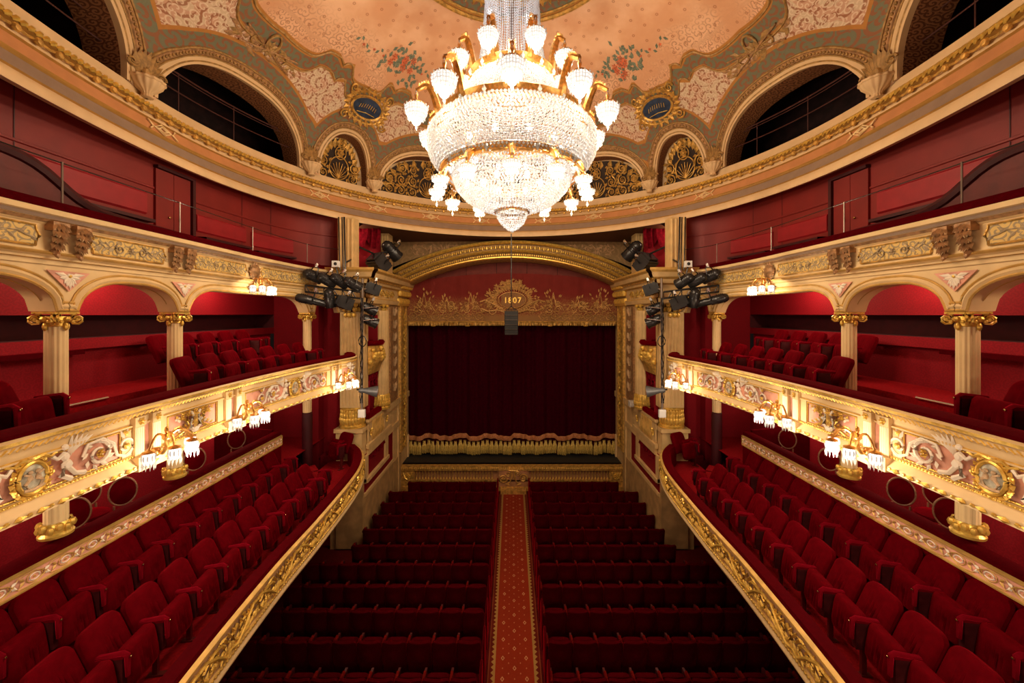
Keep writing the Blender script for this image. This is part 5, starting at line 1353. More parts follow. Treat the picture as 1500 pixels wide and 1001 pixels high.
def make_tier_seat(W, end_too=False):
    t = bpy.data.objects.new('theatre_seat', None); COL.objects.link(t)
    mb = MB(); pad(mb, W - .012, .52, .10, .12, RX(radians(23)), (0, -.18, .33), .02, 3.4); mb.build('backrest', 'velvet', t, ang=55)
    mb = MB(); pad(mb, W - .065, .40, .11, .05, RX(radians(9)), (0, .05, .23), .03, 3.2, 0, .07); mb.build('seat_cushion', 'velvet', t, ang=55)
    def arm(x):
        mb = MB(); mb.bx(x - .030, x + .030, -.12, .12, .585, .615); mb.tube([(x, -.12, .60), (x, .10, .622), (x, .135, .60), (x, .14, .40)], [.034, .034, .032, .026], 6, 0, .7); a = mb.build('armrest', 'velvet_arm', t, ang=50)
        mb = MB(); mb.bx(x - .034, x + .034, -.05, .115, .30, .585); mb.build('arm_panel', 'wood', a, smooth=False)
        mb = MB(); mb.ball((x, .166, .585), (.013, .008, .013), 0, 7, 4); mb.build('stud', 'brass', a)
        mb = MB(); mb.bx(x - .017, x + .017, .0, .05, .015, .40); mb.bx(x - .03, x + .03, -.05, .12, 0, .018); mb.build('pedestal', 'wood_red', t, smooth=False)
    arm(-W / 2)
    if end_too: arm(W / 2)
    return t
M['wood_red'] = plain('red_lacquer', (.10, .008, .008), .4, var=.1)
def make_stalls_seat(W):
    t = bpy.data.objects.new('stalls_seat', None); COL.objects.link(t)
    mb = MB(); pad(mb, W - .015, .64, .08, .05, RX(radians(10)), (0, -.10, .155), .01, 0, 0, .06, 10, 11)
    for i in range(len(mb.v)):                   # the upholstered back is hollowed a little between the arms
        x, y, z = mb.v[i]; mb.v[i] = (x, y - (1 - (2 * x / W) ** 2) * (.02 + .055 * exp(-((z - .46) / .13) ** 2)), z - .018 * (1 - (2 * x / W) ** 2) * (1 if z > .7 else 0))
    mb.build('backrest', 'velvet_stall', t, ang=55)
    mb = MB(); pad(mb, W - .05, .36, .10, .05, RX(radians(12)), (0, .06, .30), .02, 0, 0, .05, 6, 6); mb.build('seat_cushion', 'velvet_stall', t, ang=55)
    mb = MB(); mb.bx(-W / 2 - .02, -W / 2 + .02, -.18, .0, .66, .70); mb.tube([(-W / 2, -.18, .70), (-W / 2, -.01, .705)], .02, 6, 0, .7); mb.build('armrest', 'arm_orange', t, ang=50)
    mb = MB(); mb.bx(-W / 2 - .018, -W / 2 + .018, -.12, .10, 0, .67); mb.build('pedestal', 'wood', t, smooth=False)
    return t
M['arm_orange'] = velvet('worn_arm_velvet', (.11, .005, .003), .35)
ps = make_stalls_seat(.42); used = [False]
def place(proto, loc, rz, label, cat, group, name=None):
    o = copy_tree(proto); o.location = loc; o.rotation_euler.z = rz; tag(o, label, cat, group); return o
rows_def = [(13.4 - .72 * k, 7 if k == 0 else (8 if k < 6 else 10)) for k in range(12)]
endcap = MB(); pad(endcap, .40, .80, .05, .2, rotz(pi / 2), (0, 0, 0), .0, 0, 0, .02, 6, 8)
for k, (y, cnt) in enumerate(rows_def):
    zf = -6.35 + (0 if y > 8.5 else (8.5 - y) * .035)
    for s_ in (-1, 1):
        x0 = .045 + s_ * .56
        for j in range(cnt):
            x = x0 + s_ * .42 * (j + .5)
            place(ps, (x, y + .02 * j * 0, zf), 0 if random.random() < .9 else .02,
                  'dark red stalls seat, %s row from stage, %s block, %s from the aisle' % (ORD[k], 'left' if s_ < 0 else 'right', ORD[j]), 'seat', 'stalls seats')
        o = endcap.build('aisle_end_panel', 'velvet_stall', origin=(0, 0, 0)) if not used[0] else used[0].copy()
        if used[0]: COL.objects.link(o)
        else: used[0] = o
        o.location = (x0 - s_ * .03, y + .02, zf); tag(o, 'padded dark red aisle end panel closing the %s stalls row on the %s' % (ORD[k], 'left' if s_ < 0 else 'right'), 'panel', 'aisle end panels')
for o in [ps] + list(ps.children): bpy.data.objects.remove(o)
# first tier: two rows a side
def tier_row(proto, curve_xy, ys, z, ang, labf, group, ends=None):
    for i, y in enumerate(ys):
        x = curve_xy(y)
        if i == 0 or i == len(ys) - 1: use = ends
        else: use = proto
        for s_ in (-1, 1):
            o = place(use, (s_ * abs(x), y, z), (-ang if s_ < 0 else ang) + random.uniform(-.02, .02), labf('left' if s_ < 0 else 'right', i, len(ys)), 'seat', group % ('left' if s_ < 0 else 'right'))
def dup_children(o): return list(o.children)
p1 = make_tier_seat(.47); p1e = make_tier_seat(.47, True); A1 = radians(82)
lab1 = lambda row: (lambda sd, i, n_: 'red velvet seat, %s row of %s lower balcony, %s from the stage end' % (row, sd, ORD[n_ - 1 - i]))
tier_row(p1, lambda y: 3.94 + .02 * (y - 6), [2.75 + .462 * i for i in range(13)], -3.97, A1, lab1('front'), 'front row seats of the %s lower balcony', p1e)
tier_row(p1, lambda y: 4.86, [3.0 + .462 * i for i in range(13)], -3.80, A1, lab1('rear'), 'rear row seats of the %s lower balcony', p1e)
for s_ in (-1, 1):
    for k in range(2):
        place(p1, (s_ * (4.55 + .1 * k), 10.28 + .3 * k, -3.97), pi + s_ * .5, 'loose red seat by the end wall of %s lower balcony, %s one' % ('left' if s_ < 0 else 'right', ('front', 'back')[k]), 'seat', 'loose seats at the end of the lower balcony')
p2 = make_tier_seat(.56); p2e = make_tier_seat(.56, True); A2 = radians(76)
lab2 = lambda row: (lambda sd, i, n_: 'red velvet seat, %s of %s second tier, %s from the stage end' % (row, sd, ORD[n_ - 1 - i]))
tier_row(p2, lambda y: 4.86, [2.30 + .56 * i for i in range(4)], -1.49, A2, lab2('near front row'), 'near front row seats of the %s second tier', p2e)
tier_row(p2, lambda y: 4.86 - .05 * max(0, y - 7.5) ** 1.5, [6.35 + .52 * i for i in range(7)], -1.49, A2, lab2('far front row'), 'far front row seats of the %s second tier', p2e)
tier_row(p2, lambda y: 6.05, [7.25 + .56 * i for i in range(5)], -1.20, A2, lab2('rear row'), 'rear row seats of the %s second tier', p2e)
tier_row(p2, lambda y: 6.15, [4.0 - .56 * i for i in range(2)][::-1], -1.20, A2, lab2('near rear row'), 'near rear row seats of the %s second tier', p2e)
def rm_tree(o):
    for c in list(o.children): rm_tree(c)
    bpy.data.objects.remove(o)
rm_tree(p1); rm_tree(p2); rm_tree(p1e); rm_tree(p2e)
# bench end beside the side steps
for s_ in (-1,):
    mb = MB(); pad(mb, .5, .32, .1, .05, rotz(-pi / 2 + .25), (-5.0, 5.85, -1.49), .02)
    o = tag(mb.build('low_bench', 'velvet', origin=(-5.0, 5.85, -1.49)), 'low red velvet bench end beside the steps of the left second tier', 'bench'); mirror(o)
# gilt oval-backed chairs in the boxes
def box_chair():
    t = bpy.data.objects.new('oval_back_chair', None); COL.objects.link(t)
    mb = MB(); F = lambda u, v, w: V((u, -.2 - .12 * v + w, .72 + v)); mb.fell(F, 0, 0, .16, .20, .013, 0, 0, 28, 6); mb.build('oval_frame', 'gilt_wood', t)
    mb = MB(); mb.fdisc(F, 0, 0, .145, .185, .01, 0, 24, .03); mb.fdisc(F, 0, 0, .145, .185, -.012, 0, 24, -.02); mb.build('back_pad', 'velvet', t)
    mb = MB(); mb.lathe([(0, .48), (.17, .475), (.21, .45), (.215, .42), (.2, .40), (0, .40)], 20); mb.build('seat', 'velvet', t)
    for x, y in ((-.16, .15), (.16, .15), (-.14, -.17), (.14, -.17)):
        mb = MB(); mb.tube([(x, y, .41), (x * 1.05, y * 1.1, 0)], [.022, .012], 6); mb.build('leg', 'gilt_wood', t)
    for x in (-.1, .1):
        mb = MB(); mb.tube([(x, -.18, .40), (x, -.19, .53)], .014, 6); mb.build('back_post', 'gilt_wood', t)
    return t
pc = box_chair(); chair_at = [(5.8, 5.3, 2.2, 'nearest the frame edge, before its partition'), (6.3, 5.95, 2.1, 'set back behind the two others'), (5.8, 5.98, 2.2, 'between the two lower columns'), (5.8, 7.3, 2.4, 'beyond the second lower column'), (5.85, 8.5, 2.4, 'farthest toward the stage')]
for x, y, a, nm in chair_at:
    for s_ in (-1, 1):
        place(pc, (s_ * x, y, -3.44), s_ * a, 'red oval-backed gilt chair in the %s boxes, %s' % ('left' if s_ < 0 else 'right', nm), 'chair', 'oval-backed chairs in the %s boxes' % ('left' if s_ < 0 else 'right'))
rm_tree(pc)
# ================================================================ chandelier
CX, CYY = 0.0, 7.0
def chandelier():
    r = thing('chandelier', 'huge tiered crystal chandelier with bronze rings and lit globes hanging over the hall', 'chandelier', (CX, CYY, 6.9))
    c0 = (CX, CYY, 0)
    def beads(name, prof, sp=.05, rr=.017, hh=.024, strands=False, jit=.010):
        mb = MB()
        tot = [0]
        for a, b in zip(prof, prof[1:]): tot.append(tot[-1] + sqrt((a[0] - b[0]) ** 2 + (a[1] - b[1]) ** 2))
        nn = int(tot[-1] / (sp * .92)); k0 = int(2 * pi * max(p[0] for p in prof) / sp)
        for i in range(nn + 1):
            d = tot[-1] * i / nn; q = 0
            while q < len(prof) - 2 and tot[q + 1] < d: q += 1
            t = (d - tot[q]) / (tot[q + 1] - tot[q]); R = prof[q][0] + (prof[q + 1][0] - prof[q][0]) * t; z = prof[q][1] + (prof[q + 1][1] - prof[q][1]) * t
            k = k0 if strands else max(6, int(2 * pi * R / sp))
            for j in range(k):
                a = 2 * pi * (j + (0 if strands else .5 * (i % 2))) / k; R_ = R + random.uniform(-jit, jit)
                mb.octa((CX + R_ * cos(a), CYY + R_ * sin(a), z + random.uniform(-jit, jit) * .6), rr, hh)
        o = mb.build(name, 'crystal', r, smooth=False, kind='stuff'); return o
    beads('drum_crystals', [(1.22, 3.25), (1.36, 3.18), (1.45, 3.05), (1.47, 2.92), (1.42, 2.72), (1.32, 2.56), (1.2, 2.45)], .060, .025, .028)
    beads('inner_drum_crystals', [(1.12, 3.22), (1.3, 3.02), (1.3, 2.8), (1.1, 2.5)], .075, .024, .03)
    beads('bowl_crystals', [(1.02, 2.46), (1.04, 2.36), (.98, 2.2), (.82, 2.02), (.58, 1.88), (.3, 1.79)], .050, .019, .022)
    beads('inner_bowl_crystals', [(.9, 2.42), (.8, 2.15), (.5, 1.95)], .07, .022, .026)
    beads('cone_crystals', [(.72, 4.04), (.78, 3.86), (.92, 3.6), (1.18, 3.32)], .046, .017, .022, True)
    beads('neck_strands', [(.50, 6.75), (.47, 6.2), (.47, 5.4), (.52, 4.7), (.62, 4.15)], .05, .015, .024, True, .004)
    beads('bottom_bell_crystals', [(.27, 1.77), (.25, 1.68), (.19, 1.58), (.10, 1.50), (.02, 1.45)], .04, .016, .02)
    # bronze structure
    for nm, R, z, h in (('upper_ring', .74, 4.08, .15), ('main_ring', 1.27, 3.27, .17), ('lower_ring', 1.19, 2.47, .15), ('bottom_ring', .285, 1.79, .04), ('crown_ring', .52, 6.78, .1)):
        mb = MB(); mb.lathe([(R - .05, z - h / 2), (R, z - h / 2), (R + .025, z - h * .35), (R + .01, z), (R + .03, z + h * .35), (R, z + h / 2), (R - .05, z + h / 2)], 72, c0); mb.build(nm, 'bronze', r)
    mb = MB(); mb.tube([(CX, CYY, 7.3), (CX, CYY, 1.8)], .03, 10)
    for k in range(8):
        a = 2 * pi * k / 8; mb.tube([(CX, CYY, 3.6), (CX + 1.2 * cos(a), CYY + 1.2 * sin(a), 3.24)], .010, 5); mb.tube([(CX, CYY, 2.6), (CX + 1.1 * cos(a), CYY + 1.1 * sin(a), 2.46)], .010, 5); mb.tube([(CX, CYY, 4.1), (CX + .7 * cos(a), CYY + .7 * sin(a), 4.08)], .010, 5)
    mb.build('central_rod', 'pipe', r)
    # swags of drops under the rings
    mb = MB()
    for R, z, k in ((1.27, 3.2, 20), (1.18, 2.40, 20), (.75, 4.0, 14)):
        for j in range(k):
            a0, a1 = 2 * pi * j / k, 2 * pi * (j + 1) / k
            mb.octa((CX + R * 1.03 * cos(a0), CYY + R * 1.03 * sin(a0), z + .06), .035, .07)
            for q in range(1, 7):
                a = a0 + (a1 - a0) * q / 7; mb.octa((CX + R * 1.04 * cos(a), CYY + R * 1.04 * sin(a), z + .04 - .11 * sin(pi * q / 7)), .016, .02)
    mb.build('crystal_swags', 'crystal', r, smooth=False, kind='stuff')
    # hanging globes
    def globe(a, Rg, z, gr, R0, z0, kind):
        d = V((sin(a), -cos(a), 0)); c = V((CX, CYY, z)) + d * Rg; p0 = V((CX, CYY, z0)) + d * R0
        mb = MB(); top = c + V((0, 0, gr * (1.9 if kind != 'low' else 1.35))); k = 12; pts = []
        if kind != 'low':
            for j in range(k + 1):
                t = j / k; q = p0.lerp(top, t); q = q + V((0, 0, .20 * sin(pi * t) + .06 * sin(pi * t) ** 2)) - d * (.02 * sin(pi * t)); pts.append(q)
        else: pts = [p0.lerp(top, j / k) + V((0, 0, .04 * sin(pi * j / k))) for j in range(k + 1)]
        mb.tube(pts, [.075 - .04 * j / k for j in range(k + 1)], 7)
        t_ = V((-d.y, d.x, 0))
        for j in range(1, k):
            for s_ in (-1, 1): mb.add([pts[j], pts[j] + V((0, 0, .075)) + t_ * s_ * .06, pts[j - 1] + V((0, 0, .05)) + t_ * s_ * .03, pts[j] + d * .02], [(0, 1, 2), (0, 3, 1)])
        ar = mb.build('lamp_arm', 'bronze', r)
        F0 = (c.x, c.y, c.z); g = gr
        mb = MB(); mb.lathe([(.02, g * 1.7), (.03, g * 1.45), (.018, g * 1.2), (.05, g * .75), (g * .8, g * .70), (g * .86, g * .62), (g * .84, g * .56)], 16, F0); mb.build('globe_cap', 'bronze', ar)
        mb = MB()
        pr = [(g * .84, g * .58), (g * .98, g * .40), (g, g * .15), (g * .92, -g * .15), (g * .70, -g * .5), (g * .42, -g * .78), (g * .36, -g * .95), (g * .18, -g * 1.12), (.0, -g * 1.18)] if kind != 'low' else [(g * .9, g * .55), (g, g * .40), (g, g * .05), (g * .7, -g * .05), (g * .68, -g * .35), (g * .4, -g * .40), (g * .36, -g * .65), (.0, -g * .72)]
        mb.lathe(pr, 24, F0, 0, None, .10, 12, uv=True); mb.build('globe_shade', 'shade', ar)
        lamp('globe_light', (c.x + d.x * g * .5, c.y + d.y * g * .5, c.z - g * (1.5 if kind != 'low' else 1.1)), W_GLOBE * (.6 if kind == 'low' else 1), WARM, .06)
        mb = MB(); n2 = 14
        for j in range(n2):
            b = 2 * pi * j / n2; mb.octa((c.x + g * 1.0 * cos(b), c.y + g * 1.0 * sin(b), c.z + g * .45), .016, .03); mb.octa((c.x + g * .72 * cos(b), c.y + g * .72 * sin(b), c.z - g * .52), .014, .03)
        mb.octa((c.x, c.y, c.z - g * 1.3), .022, .05); mb.octa((c.x, c.y, c.z + g * 1.5), .035, .09); mb.build('globe_drops', 'crystal', ar, smooth=False, kind='stuff')
    for k in range(8): globe(radians(22.5 + 45 * k), .95, 4.25, .165, .70, 4.08, 'up')
    for k in range(10): globe(radians(36 * k), 1.64, 3.29, .19, 1.25, 3.27, 'mid')
    for k in range(12): globe(radians(30 * k), 1.32, 2.10, .135, 1.17, 2.45, 'low')
    # bulbs inside the crystal body
    for k in range(10):
        a = 2 * pi * k / 10; mb = MB(); mb.ball((CX + .85 * cos(a), CYY + .85 * sin(a), 2.9), (.05, .05, .07), 0, 8, 5); mb.build('bulb', 'bulb', r)
    for k in range(6):
        a = 2 * pi * k / 6; mb = MB(); mb.ball((CX + .5 * cos(a), CYY + .5 * sin(a), 2.3), (.05, .05, .07), 0, 8, 5); mb.build('bulb', 'bulb', r)
    for z, R, k_, W in ((2.9, .75, 6, 10), (2.3, .4, 4, 7), (3.7, .35, 3, 8), (4.7, .1, 1, 16), (1.66, .0, 1, 2.5), (5.7, .1, 1, 20)):
        for k in range(k_):
            a = 2 * pi * (k + .5) / k_; lamp('chandelier_bulb_light', (CX + R * cos(a), CYY + R * sin(a), z), W * CHAN, (.97, .97, 1), .06)
    return r
CHAN = 1.0
ch = chandelier()
# ================================================================ crystal wall lamps
def sconce(loc, nrm, label, n_arm=4, sc=1.0, wk=1.0):
    # nrm: horizontal direction into the hall
    loc = V(loc); d = V(nrm).normalized(); t = V((-d.y, d.x, 0))
    r = thing('crystal_sconce', label, 'wall lamp', loc, 'crystal wall lamps')
    P = lambda a, b, c: loc + t * a * sc + d * b * sc + V((0, 0, c * sc))
    mb = MB(); mb.tube([P(0, .0, -.02), P(0, .08, -.03), P(0, .12, .03), P(0, .12, .12)], .022 * sc, 6); mb.ball(P(0, .12, .13), .04 * sc, 0, 8, 5); mb.ball(P(0, .12, .20), (.022 * sc, .022 * sc, .04 * sc), 0, 7, 4); mb.ball(P(0, .01, -.02), .05 * sc, 0, 8, 5); mb.build('bracket', 'bronze', r)
    for k in range(n_arm):
        a = -1.35 + 2.7 * k / (n_arm - 1); ex, ey = .27 * sin(a), .12 + .19 * cos(a)
        pts = []
        for j in range(9):
            q = j / 8; pts.append(P(ex * q, .12 + (ey - .12) * q, .10 + .15 * sin(pi * q * .85) - .10 * q))
        mb = MB(); mb.tube(pts, .012 * sc, 5); e = pts[-1]; mb.lathe([(.0, .02), (.05 * sc, .0), (.055 * sc, -.015), (.0, -.02)], 12, tuple(e)); ar = mb.build('lamp_arm', 'bronze', r)
        mb = MB(); mb.lathe([(.03 * sc, -.02 * sc), (.046 * sc, -.03 * sc), (.046 * sc, -.10 * sc), (.036 * sc, -.125 * sc), (.0, -.13 * sc)], 16, tuple(e), 0, None, .12, 8, uv=True); mb.build('crystal_drum', 'sconce_shade', ar)
        mb = MB()
        for j in range(10):
            b = 2 * pi * j / 10; mb.octa((e.x + .050 * sc * cos(b), e.y + .050 * sc * sin(b), e.z - .135 * sc), .010 * sc, .045 * sc); mb.octa((e.x + .053 * sc * cos(b + .3), e.y + .053 * sc * sin(b + .3), e.z - .06 * sc), .010 * sc, .04 * sc)
        mb.build('crystal_fringe', 'crystal', ar, smooth=False, kind='stuff')
    l = lamp('wall_lamp_light', (0, 0, 0), W_SCONCE * wk, SCOL, .08); l.parent = r; l.location = P(0, .34, -.16) - loc
    return r
SC_POS = [(2.0, 'nearest, at the frame edge'), (4.68, 'nearest the frame edge'), (6.17, 'middle of three'), (9.15, 'nearest the stage')]
for y, nm in SC_POS:
    u = C2.uY(y); p, t, nn = C2.at(u)
    o = sconce((p.x + nn.x * .10, p.y + nn.y * .10, -1.60 if y < 9 else -1.58), nn, 'lit crystal wall lamp on the left second tier front, %s' % nm, 4, 1.15); mirror(o)
u = CA3.uY(8.05); p, t, nn = CA3.at(u)
o = sconce((p.x + nn.x * .22, p.y, .50), nn, 'gilt wall lamp with lit crystal drums under the left top gallery front', 5, 1.1); mirror(o)
# unseen lamps added under and behind the camera to light the stalls seat backs
for x, y, nx, ny, nm in ((-4.05, 1.6, 1, 0, 'on the left side behind the viewpoint'), (-2.9, .35, .6, .8, 'left of the middle under the viewpoint'), (-1.0, .1, .1, 1, 'in the middle under the viewpoint, left one')):
    o = sconce((x, y, -1.6), (nx, ny, 0), 'added unseen crystal lamp, ' + nm, 4, 1.0, 1.5); mirror(o)
# hidden lamps added to light the tier walls and seats (brass rim, frosted bulb)
def fill_lamp(x, y, z, W, label):
    t = thing('fill_lamp', label, 'fill lamp', (x, y, z), 'added fill lamps under the tiers')
    mb = MB(); mb.lathe([(.10, z), (.10, z - .02), (.08, z - .03), (.07, z)], 16, (x, y, 0)); mb.build('rim', 'brass', t)
    mb = MB(); mb.ball((x, y, z - .01), (.065, .065, .04), 0, 10, 5); mb.build('fill_lamp_bulb', 'fill_bulb', t)
    lamp('fill_lamp_light', (x, y, z - .14), W * E_FILL * 1.6, (1, .74, .5), .07)
M['fill_bulb'] = emit('fill_lamp_bulb', (1, .8, .6), 8)
for s_ in (-1, 1):
    sd = 'left' if s_ < 0 else 'right'
    for y, nm in ((4.0, 'near'), (6.2, 'middle'), (8.6, 'far')): fill_lamp(s_ * 6.15, y, .74, 16, 'added round fill lamp under the %s top gallery slab, %s one' % (sd, nm))
    for y, nm in ((4.2, 'near'), (6.4, 'middle'), (8.8, 'far')): fill_lamp(s_ * 6.1, y, -1.955, 14, 'added round fill lamp under the %s second tier, %s one' % (sd, nm))
    fill_lamp(s_ * 4.85, 11.9, 2.6, 7, 'added round fill lamp at the top of the %s stage box' % sd)
# ================================================================ stage lighting and sound
def make_spot(kind='par'):
    t = bpy.data.objects.new('stage_spotlight', None); COL.objects.link(t)
    # beam along +y, hung from the clamp above
    if kind == 'par': L, R0, R1 = .34, .11, .125
    elif kind == 'profile': L, R0, R1 = .62, .10, .085
    else: L, R0, R1 = .30, .15, .15
    mb = MB(); Rm = Matrix.Rotation(-pi / 2, 3, 'X')
    if kind == 'box':
        mb.bx(-.15, .15, -.16, .16, -.13, .13); mb.bx(-.12, .12, -.2, -.16, -.1, .1)
        for k in range(4): mb.bx(-.155, .155, -.12 + .07 * k, -.10 + .07 * k, -.14, .14)
    else:
        mb.lathe([(.0, -L / 2 - .05), (R0 * .55, -L / 2 - .04), (R0 * .9, -L / 2), (R0, -L / 2 + .05), (R0, .0), (R1, .02), (R1, L / 2), (R1 + .012, L / 2), (R1 + .012, L / 2 + .03), (R1 - .015, L / 2 + .03), (R1 - .02, L / 2 - .02)], 16, (0, 0, 0), 0, Rm)
        for k in range(4):
            q = -L / 2 + .05 + .04 * k; mb.lathe([(R0, q), (R0 + .012, q), (R0 + .012, q + .014), (R0, q + .014)], 16, (0, 0, 0), 0, Rm)
    mb.build('housing', 'black', t)
    mb = MB(); mb.lathe([(R1 - .02, L / 2 - .02), (0, L / 2 + .0)], 14, (0, 0, 0), 0, Rm) if kind != 'box' else mb.bx(-.12, .12, .155, .165, -.1, .1); mb.build('lens', 'lens', t)
    mb = MB(); w_ = R1 + .03
    mb.tube([(-w_, 0, 0), (-w_, 0, .16), (-w_ * .6, 0, .21), (w_ * .6, 0, .21), (w_, 0, .16), (w_, 0, 0)], .013, 5); mb.build('yoke', 'black', t)
    mb = MB(); mb.bx(-.03, .03, -.025, .025, .2, .3); mb.tube([(.04, 0, .26), (.08, 0, .26)], .01, 5); mb.build('clamp', 'chrome', t)
    return t
kinds = {k: make_spot(k) for k in ('par', 'profile', 'box')}
def at(px, py, Y): return V(((px - 750) / 583 * Y, Y, (460 - py) / 583 * Y))
SPOT = [ # px, py, Y, kind, heading (deg, 0 = to the stage, + = to the right), tilt, label
    (458, 404, 9.75, 'par', 35, -18, 'first of the row of cans'), (478, 410, 9.8, 'par', 38, -25, 'second of the row of cans'),
    (497, 411, 9.85, 'par', 38, -28, 'third of the row of cans'), (516, 416, 9.9, 'par', 42, -26, 'fourth of the row of cans'),
    (458, 441, 9.7, 'profile', 62, -14, 'long profile lantern hanging lowest at the outer end'), (483, 437, 9.8, 'par', 5, -70, 'small can pointing straight down beside the long lantern'),
    (505, 444, 9.8, 'box', 55, -22, 'boxy lantern hanging below the cans'), (546, 424, 10.6, 'box', 60, -18, 'boxy lantern at the top of the upright pipe'),
    (540, 452, 10.6, 'par', 60, -25, 'can halfway up the upright pipe'), (541, 470, 10.6, 'par', 60, -25, 'lowest can on the upright pipe'),
    (573, 367, 12.4, 'par', 40, -40, 'upper of the pair beside the proscenium arch'), (555, 387, 12.0, 'box', 35, -45, 'lower of the pair beside the proscenium arch')]
for px, py, Y, kd, hd, tl, nm in SPOT:
    p = at(px, py, Y)
    big = 1.55 if 'pair' in nm else 1.08
    for s_ in (-1, 1):
        if s_ > 0 and 'fourth' in nm: continue
        o = copy_tree(kinds[kd]); sd = 'left' if s_ < 0 else 'right'
        o.location = (s_ * abs(p.x), p.y, p.z); o.scale = (big,) * 3
        o.rotation_euler = (radians(tl), 0, radians(-hd if s_ < 0 else hd))
        tag(o, 'black stage spotlight, %s side, %s' % (sd, nm), 'spotlight', 'stage spotlights')
for k in kinds.values(): rm_tree(k)
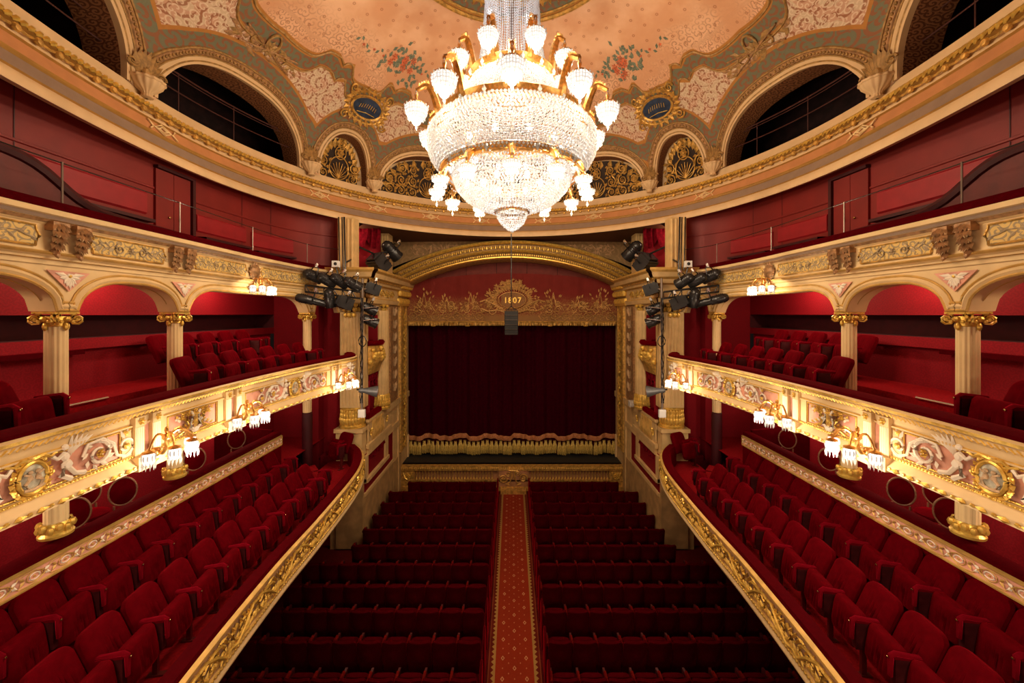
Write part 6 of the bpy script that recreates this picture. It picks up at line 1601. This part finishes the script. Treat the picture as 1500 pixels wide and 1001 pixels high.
def rig():
    # bar under the gallery end, upright pipe, boom to the arch, cables
    a, b = at(447, 418, 9.8), at(528, 428, 9.95)
    mb = MB(); mb.tube([a, b], .025, 8); mb.tube([a - V((0, 0, .16)), b - V((0, 0, .16))], .025, 8)
    for k in range(7):
        p = a.lerp(b, k / 6); q = a.lerp(b, min(1, (k + .5) / 6)); mb.tube([p, q - V((0, 0, .16))], .012, 5); mb.tube([p, p - V((0, 0, .16))], .012, 5)
    o = tag(mb.build('lighting_bar', 'black', origin=a), 'black truss bar carrying the cans at the end of the left top gallery', 'lighting bar'); mirror(o)
    p0, p1 = at(531, 408, 10.35), at(530, 600, 10.35); mb = MB(); mb.tube([p0, p1], .03, 8)
    t = thing('upright_pipe', 'grey upright pipe with cables in front of the left stage box', 'pipe', p1); mb.build('pipe_tube', 'pipe', t)
    mb = MB()
    for k in range(3): mb.tube([p0.lerp(p1, j / 20) + V((.035 * sin(j * 1.1 + k * 2), -.04 - .01 * k, 0)) for j in range(3, 20)], .012, 5)
    mb.tube([at(531, 500, 10.3) + V((.1 * sin(q * .7), 0, .14 * cos(q * .7))) for q in range(9)], .014, 5); mb.build('cable', 'black', t)
    for y in (424, 452, 470):
        q = p0.lerp(p1, (y - 408) / 192); mb = MB(); mb.tube([q, q + V((.32, .2, .04))], .015, 6); mb.build('side_arm', 'chrome', t)
    mirror(t)
    q = at(530, 606, 10.3); mb = MB(); mb.box(q, (.17, .08, .20)); mb.box(q + V((0, -.045, 0)), (.13, .01, .16))
    o = tag(mb.build('white_junction_box', 'white', smooth=False, origin=q), 'small white box at the foot of the left upright pipe', 'box'); mirror(o)
    q = at(541, 573, 10.3); mb = MB(); Rm = look((.75, .3, -.12)); mb.lathe([(.05, -.26), (.07, -.2), (.06, -.14), (.11, .05), (.145, .16), (.15, .2), (.135, .2), (.05, .0)], 20, tuple(q), 0, Rm)
    t = thing('horn_floodlight', 'grey horn-shaped floodlight on the left upright pipe beside the crystal lamp', 'floodlight', q); mb.build('horn', 'horn_grey', t)
    mb = MB(); mb.tube([q + V((-.2, 0, .03)), q + V((-.33, .02, .03))], .02, 6); mb.build('mount', 'black', t); mirror(t)
    a, b, c = at(526, 362, 11.6), at(548, 372, 11.9), at(575, 368, 12.4); mb = MB(); mb.tube([a, b, c], .03, 6); mb.tube([a, at(519, 378, 11), at(506, 385, 10.4)], .025, 6); mb.tube([a - V((0, 0, .1)), at(517, 390, 11), at(505, 402, 10.4)], .02, 6)
    o = tag(mb.build('boom_arm', 'black', origin=a), 'black boom arm holding the pair of lanterns beside the left of the arch', 'boom arm'); mirror(o)
    mb = MB()
    for k, x in enumerate((496, 501, 504)): mb.tube([at(x, 318, 10.35), at(x + 1, 360, 10.35), at(x + 2, 396, 10.3)], .016 + .006 * (k == 2), 6)
    o = tag(mb.build('cable_bundle', 'black', origin=at(500, 360, 10.35)), 'black cables running down the wall beside the left top pilaster', 'cable'); mirror(o)
    q = at(492, 387, 10.2); t = thing('white_camera', 'small white device with dark lens at the end of the left top gallery rail', 'camera', q)
    mb = MB(); mb.box(q, (.16, .12, .16)); mb.build('casing', 'white', t, smooth=False); mb = MB(); mb.ball(q + V((.01, -.06, 0)), (.045, .02, .045), 0, 10, 5); mb.build('lens', 'black', t)
    mb = MB(); mb.tube([q - V((0, 0, .05)), q - V((-.05, 0, .25))], .02, 6); mb.build('stalk', 'black', t); mirror(t)
M['horn_grey'] = plain('grey_horn', (.10, .10, .105), .45, .3, var=.1)
M['horn_white'] = plain('pale_metal', (.6, .55, .5), .5, var=.05)
M['speaker_grille'] = plain('speaker_grille', (.03, .03, .03), .6, var=.1)
rig()
q = at(922, 592, 12.8); mb = MB(); mb.bx(3.78, 3.98, 12.75, 12.95, q.z - .09, q.z + .09); mb.bx(3.8, 3.9, 12.7, 12.75, q.z - .06, q.z + .06)
tag(mb.build('small_projector', 'horn_white', smooth=False, origin=(3.9, 12.85, q.z)), 'small pale box fixed to the gilded jamb right of the curtain', 'box')
M_ = 1
# line array over the stage front
def line_array():
    Y = 13.0; c = at(749, 472, Y); r = thing('line_array_speaker', 'black line array loudspeaker hanging on a cable before the pelmet', 'speaker', c)
    zt = (460 - 455) / 583 * Y
    for k in range(5):
        z = zt - .09 - .152 * k; R = RX(radians(2 + 3 * k)); y = Y - .01 * k * k * .3
        mb = MB(); mb.box((c.x, y, z), (.44, .26, .145), 0, R); cb = mb.build('speaker_cabinet', 'black', r, smooth=False)
        mb = MB(); mb.box((c.x, y - .134, z + .0), (.41, .012, .122), 0, R); mb.build('grille', 'speaker_grille', cb, smooth=False)
        mb = MB(); mb.box((c.x, y - .142, z - .068), (.40, .006, .008), 0, R); mb.build('edge_strip', 'pipe', cb, smooth=False)
    mb = MB(); mb.bx(c.x - .2, c.x + .2, Y - .12, Y + .12, zt, zt + .03); mb.tube([(c.x - .15, Y, zt), (c.x, Y, zt + .14), (c.x + .15, Y, zt)], .015, 5); mb.build('fly_frame', 'black', r)
    mb = MB(); mb.tube([(c.x, Y, zt + .1), (c.x, Y, 2.62)], .016, 6); mb.build('hanging_cable', 'black', r)
line_array()
# ---------------------------------------------------------------- lift everything so that the stalls floor is z = 0
for o in list(bpy.data.objects):
    if o.parent is None: o.location.z += ZO
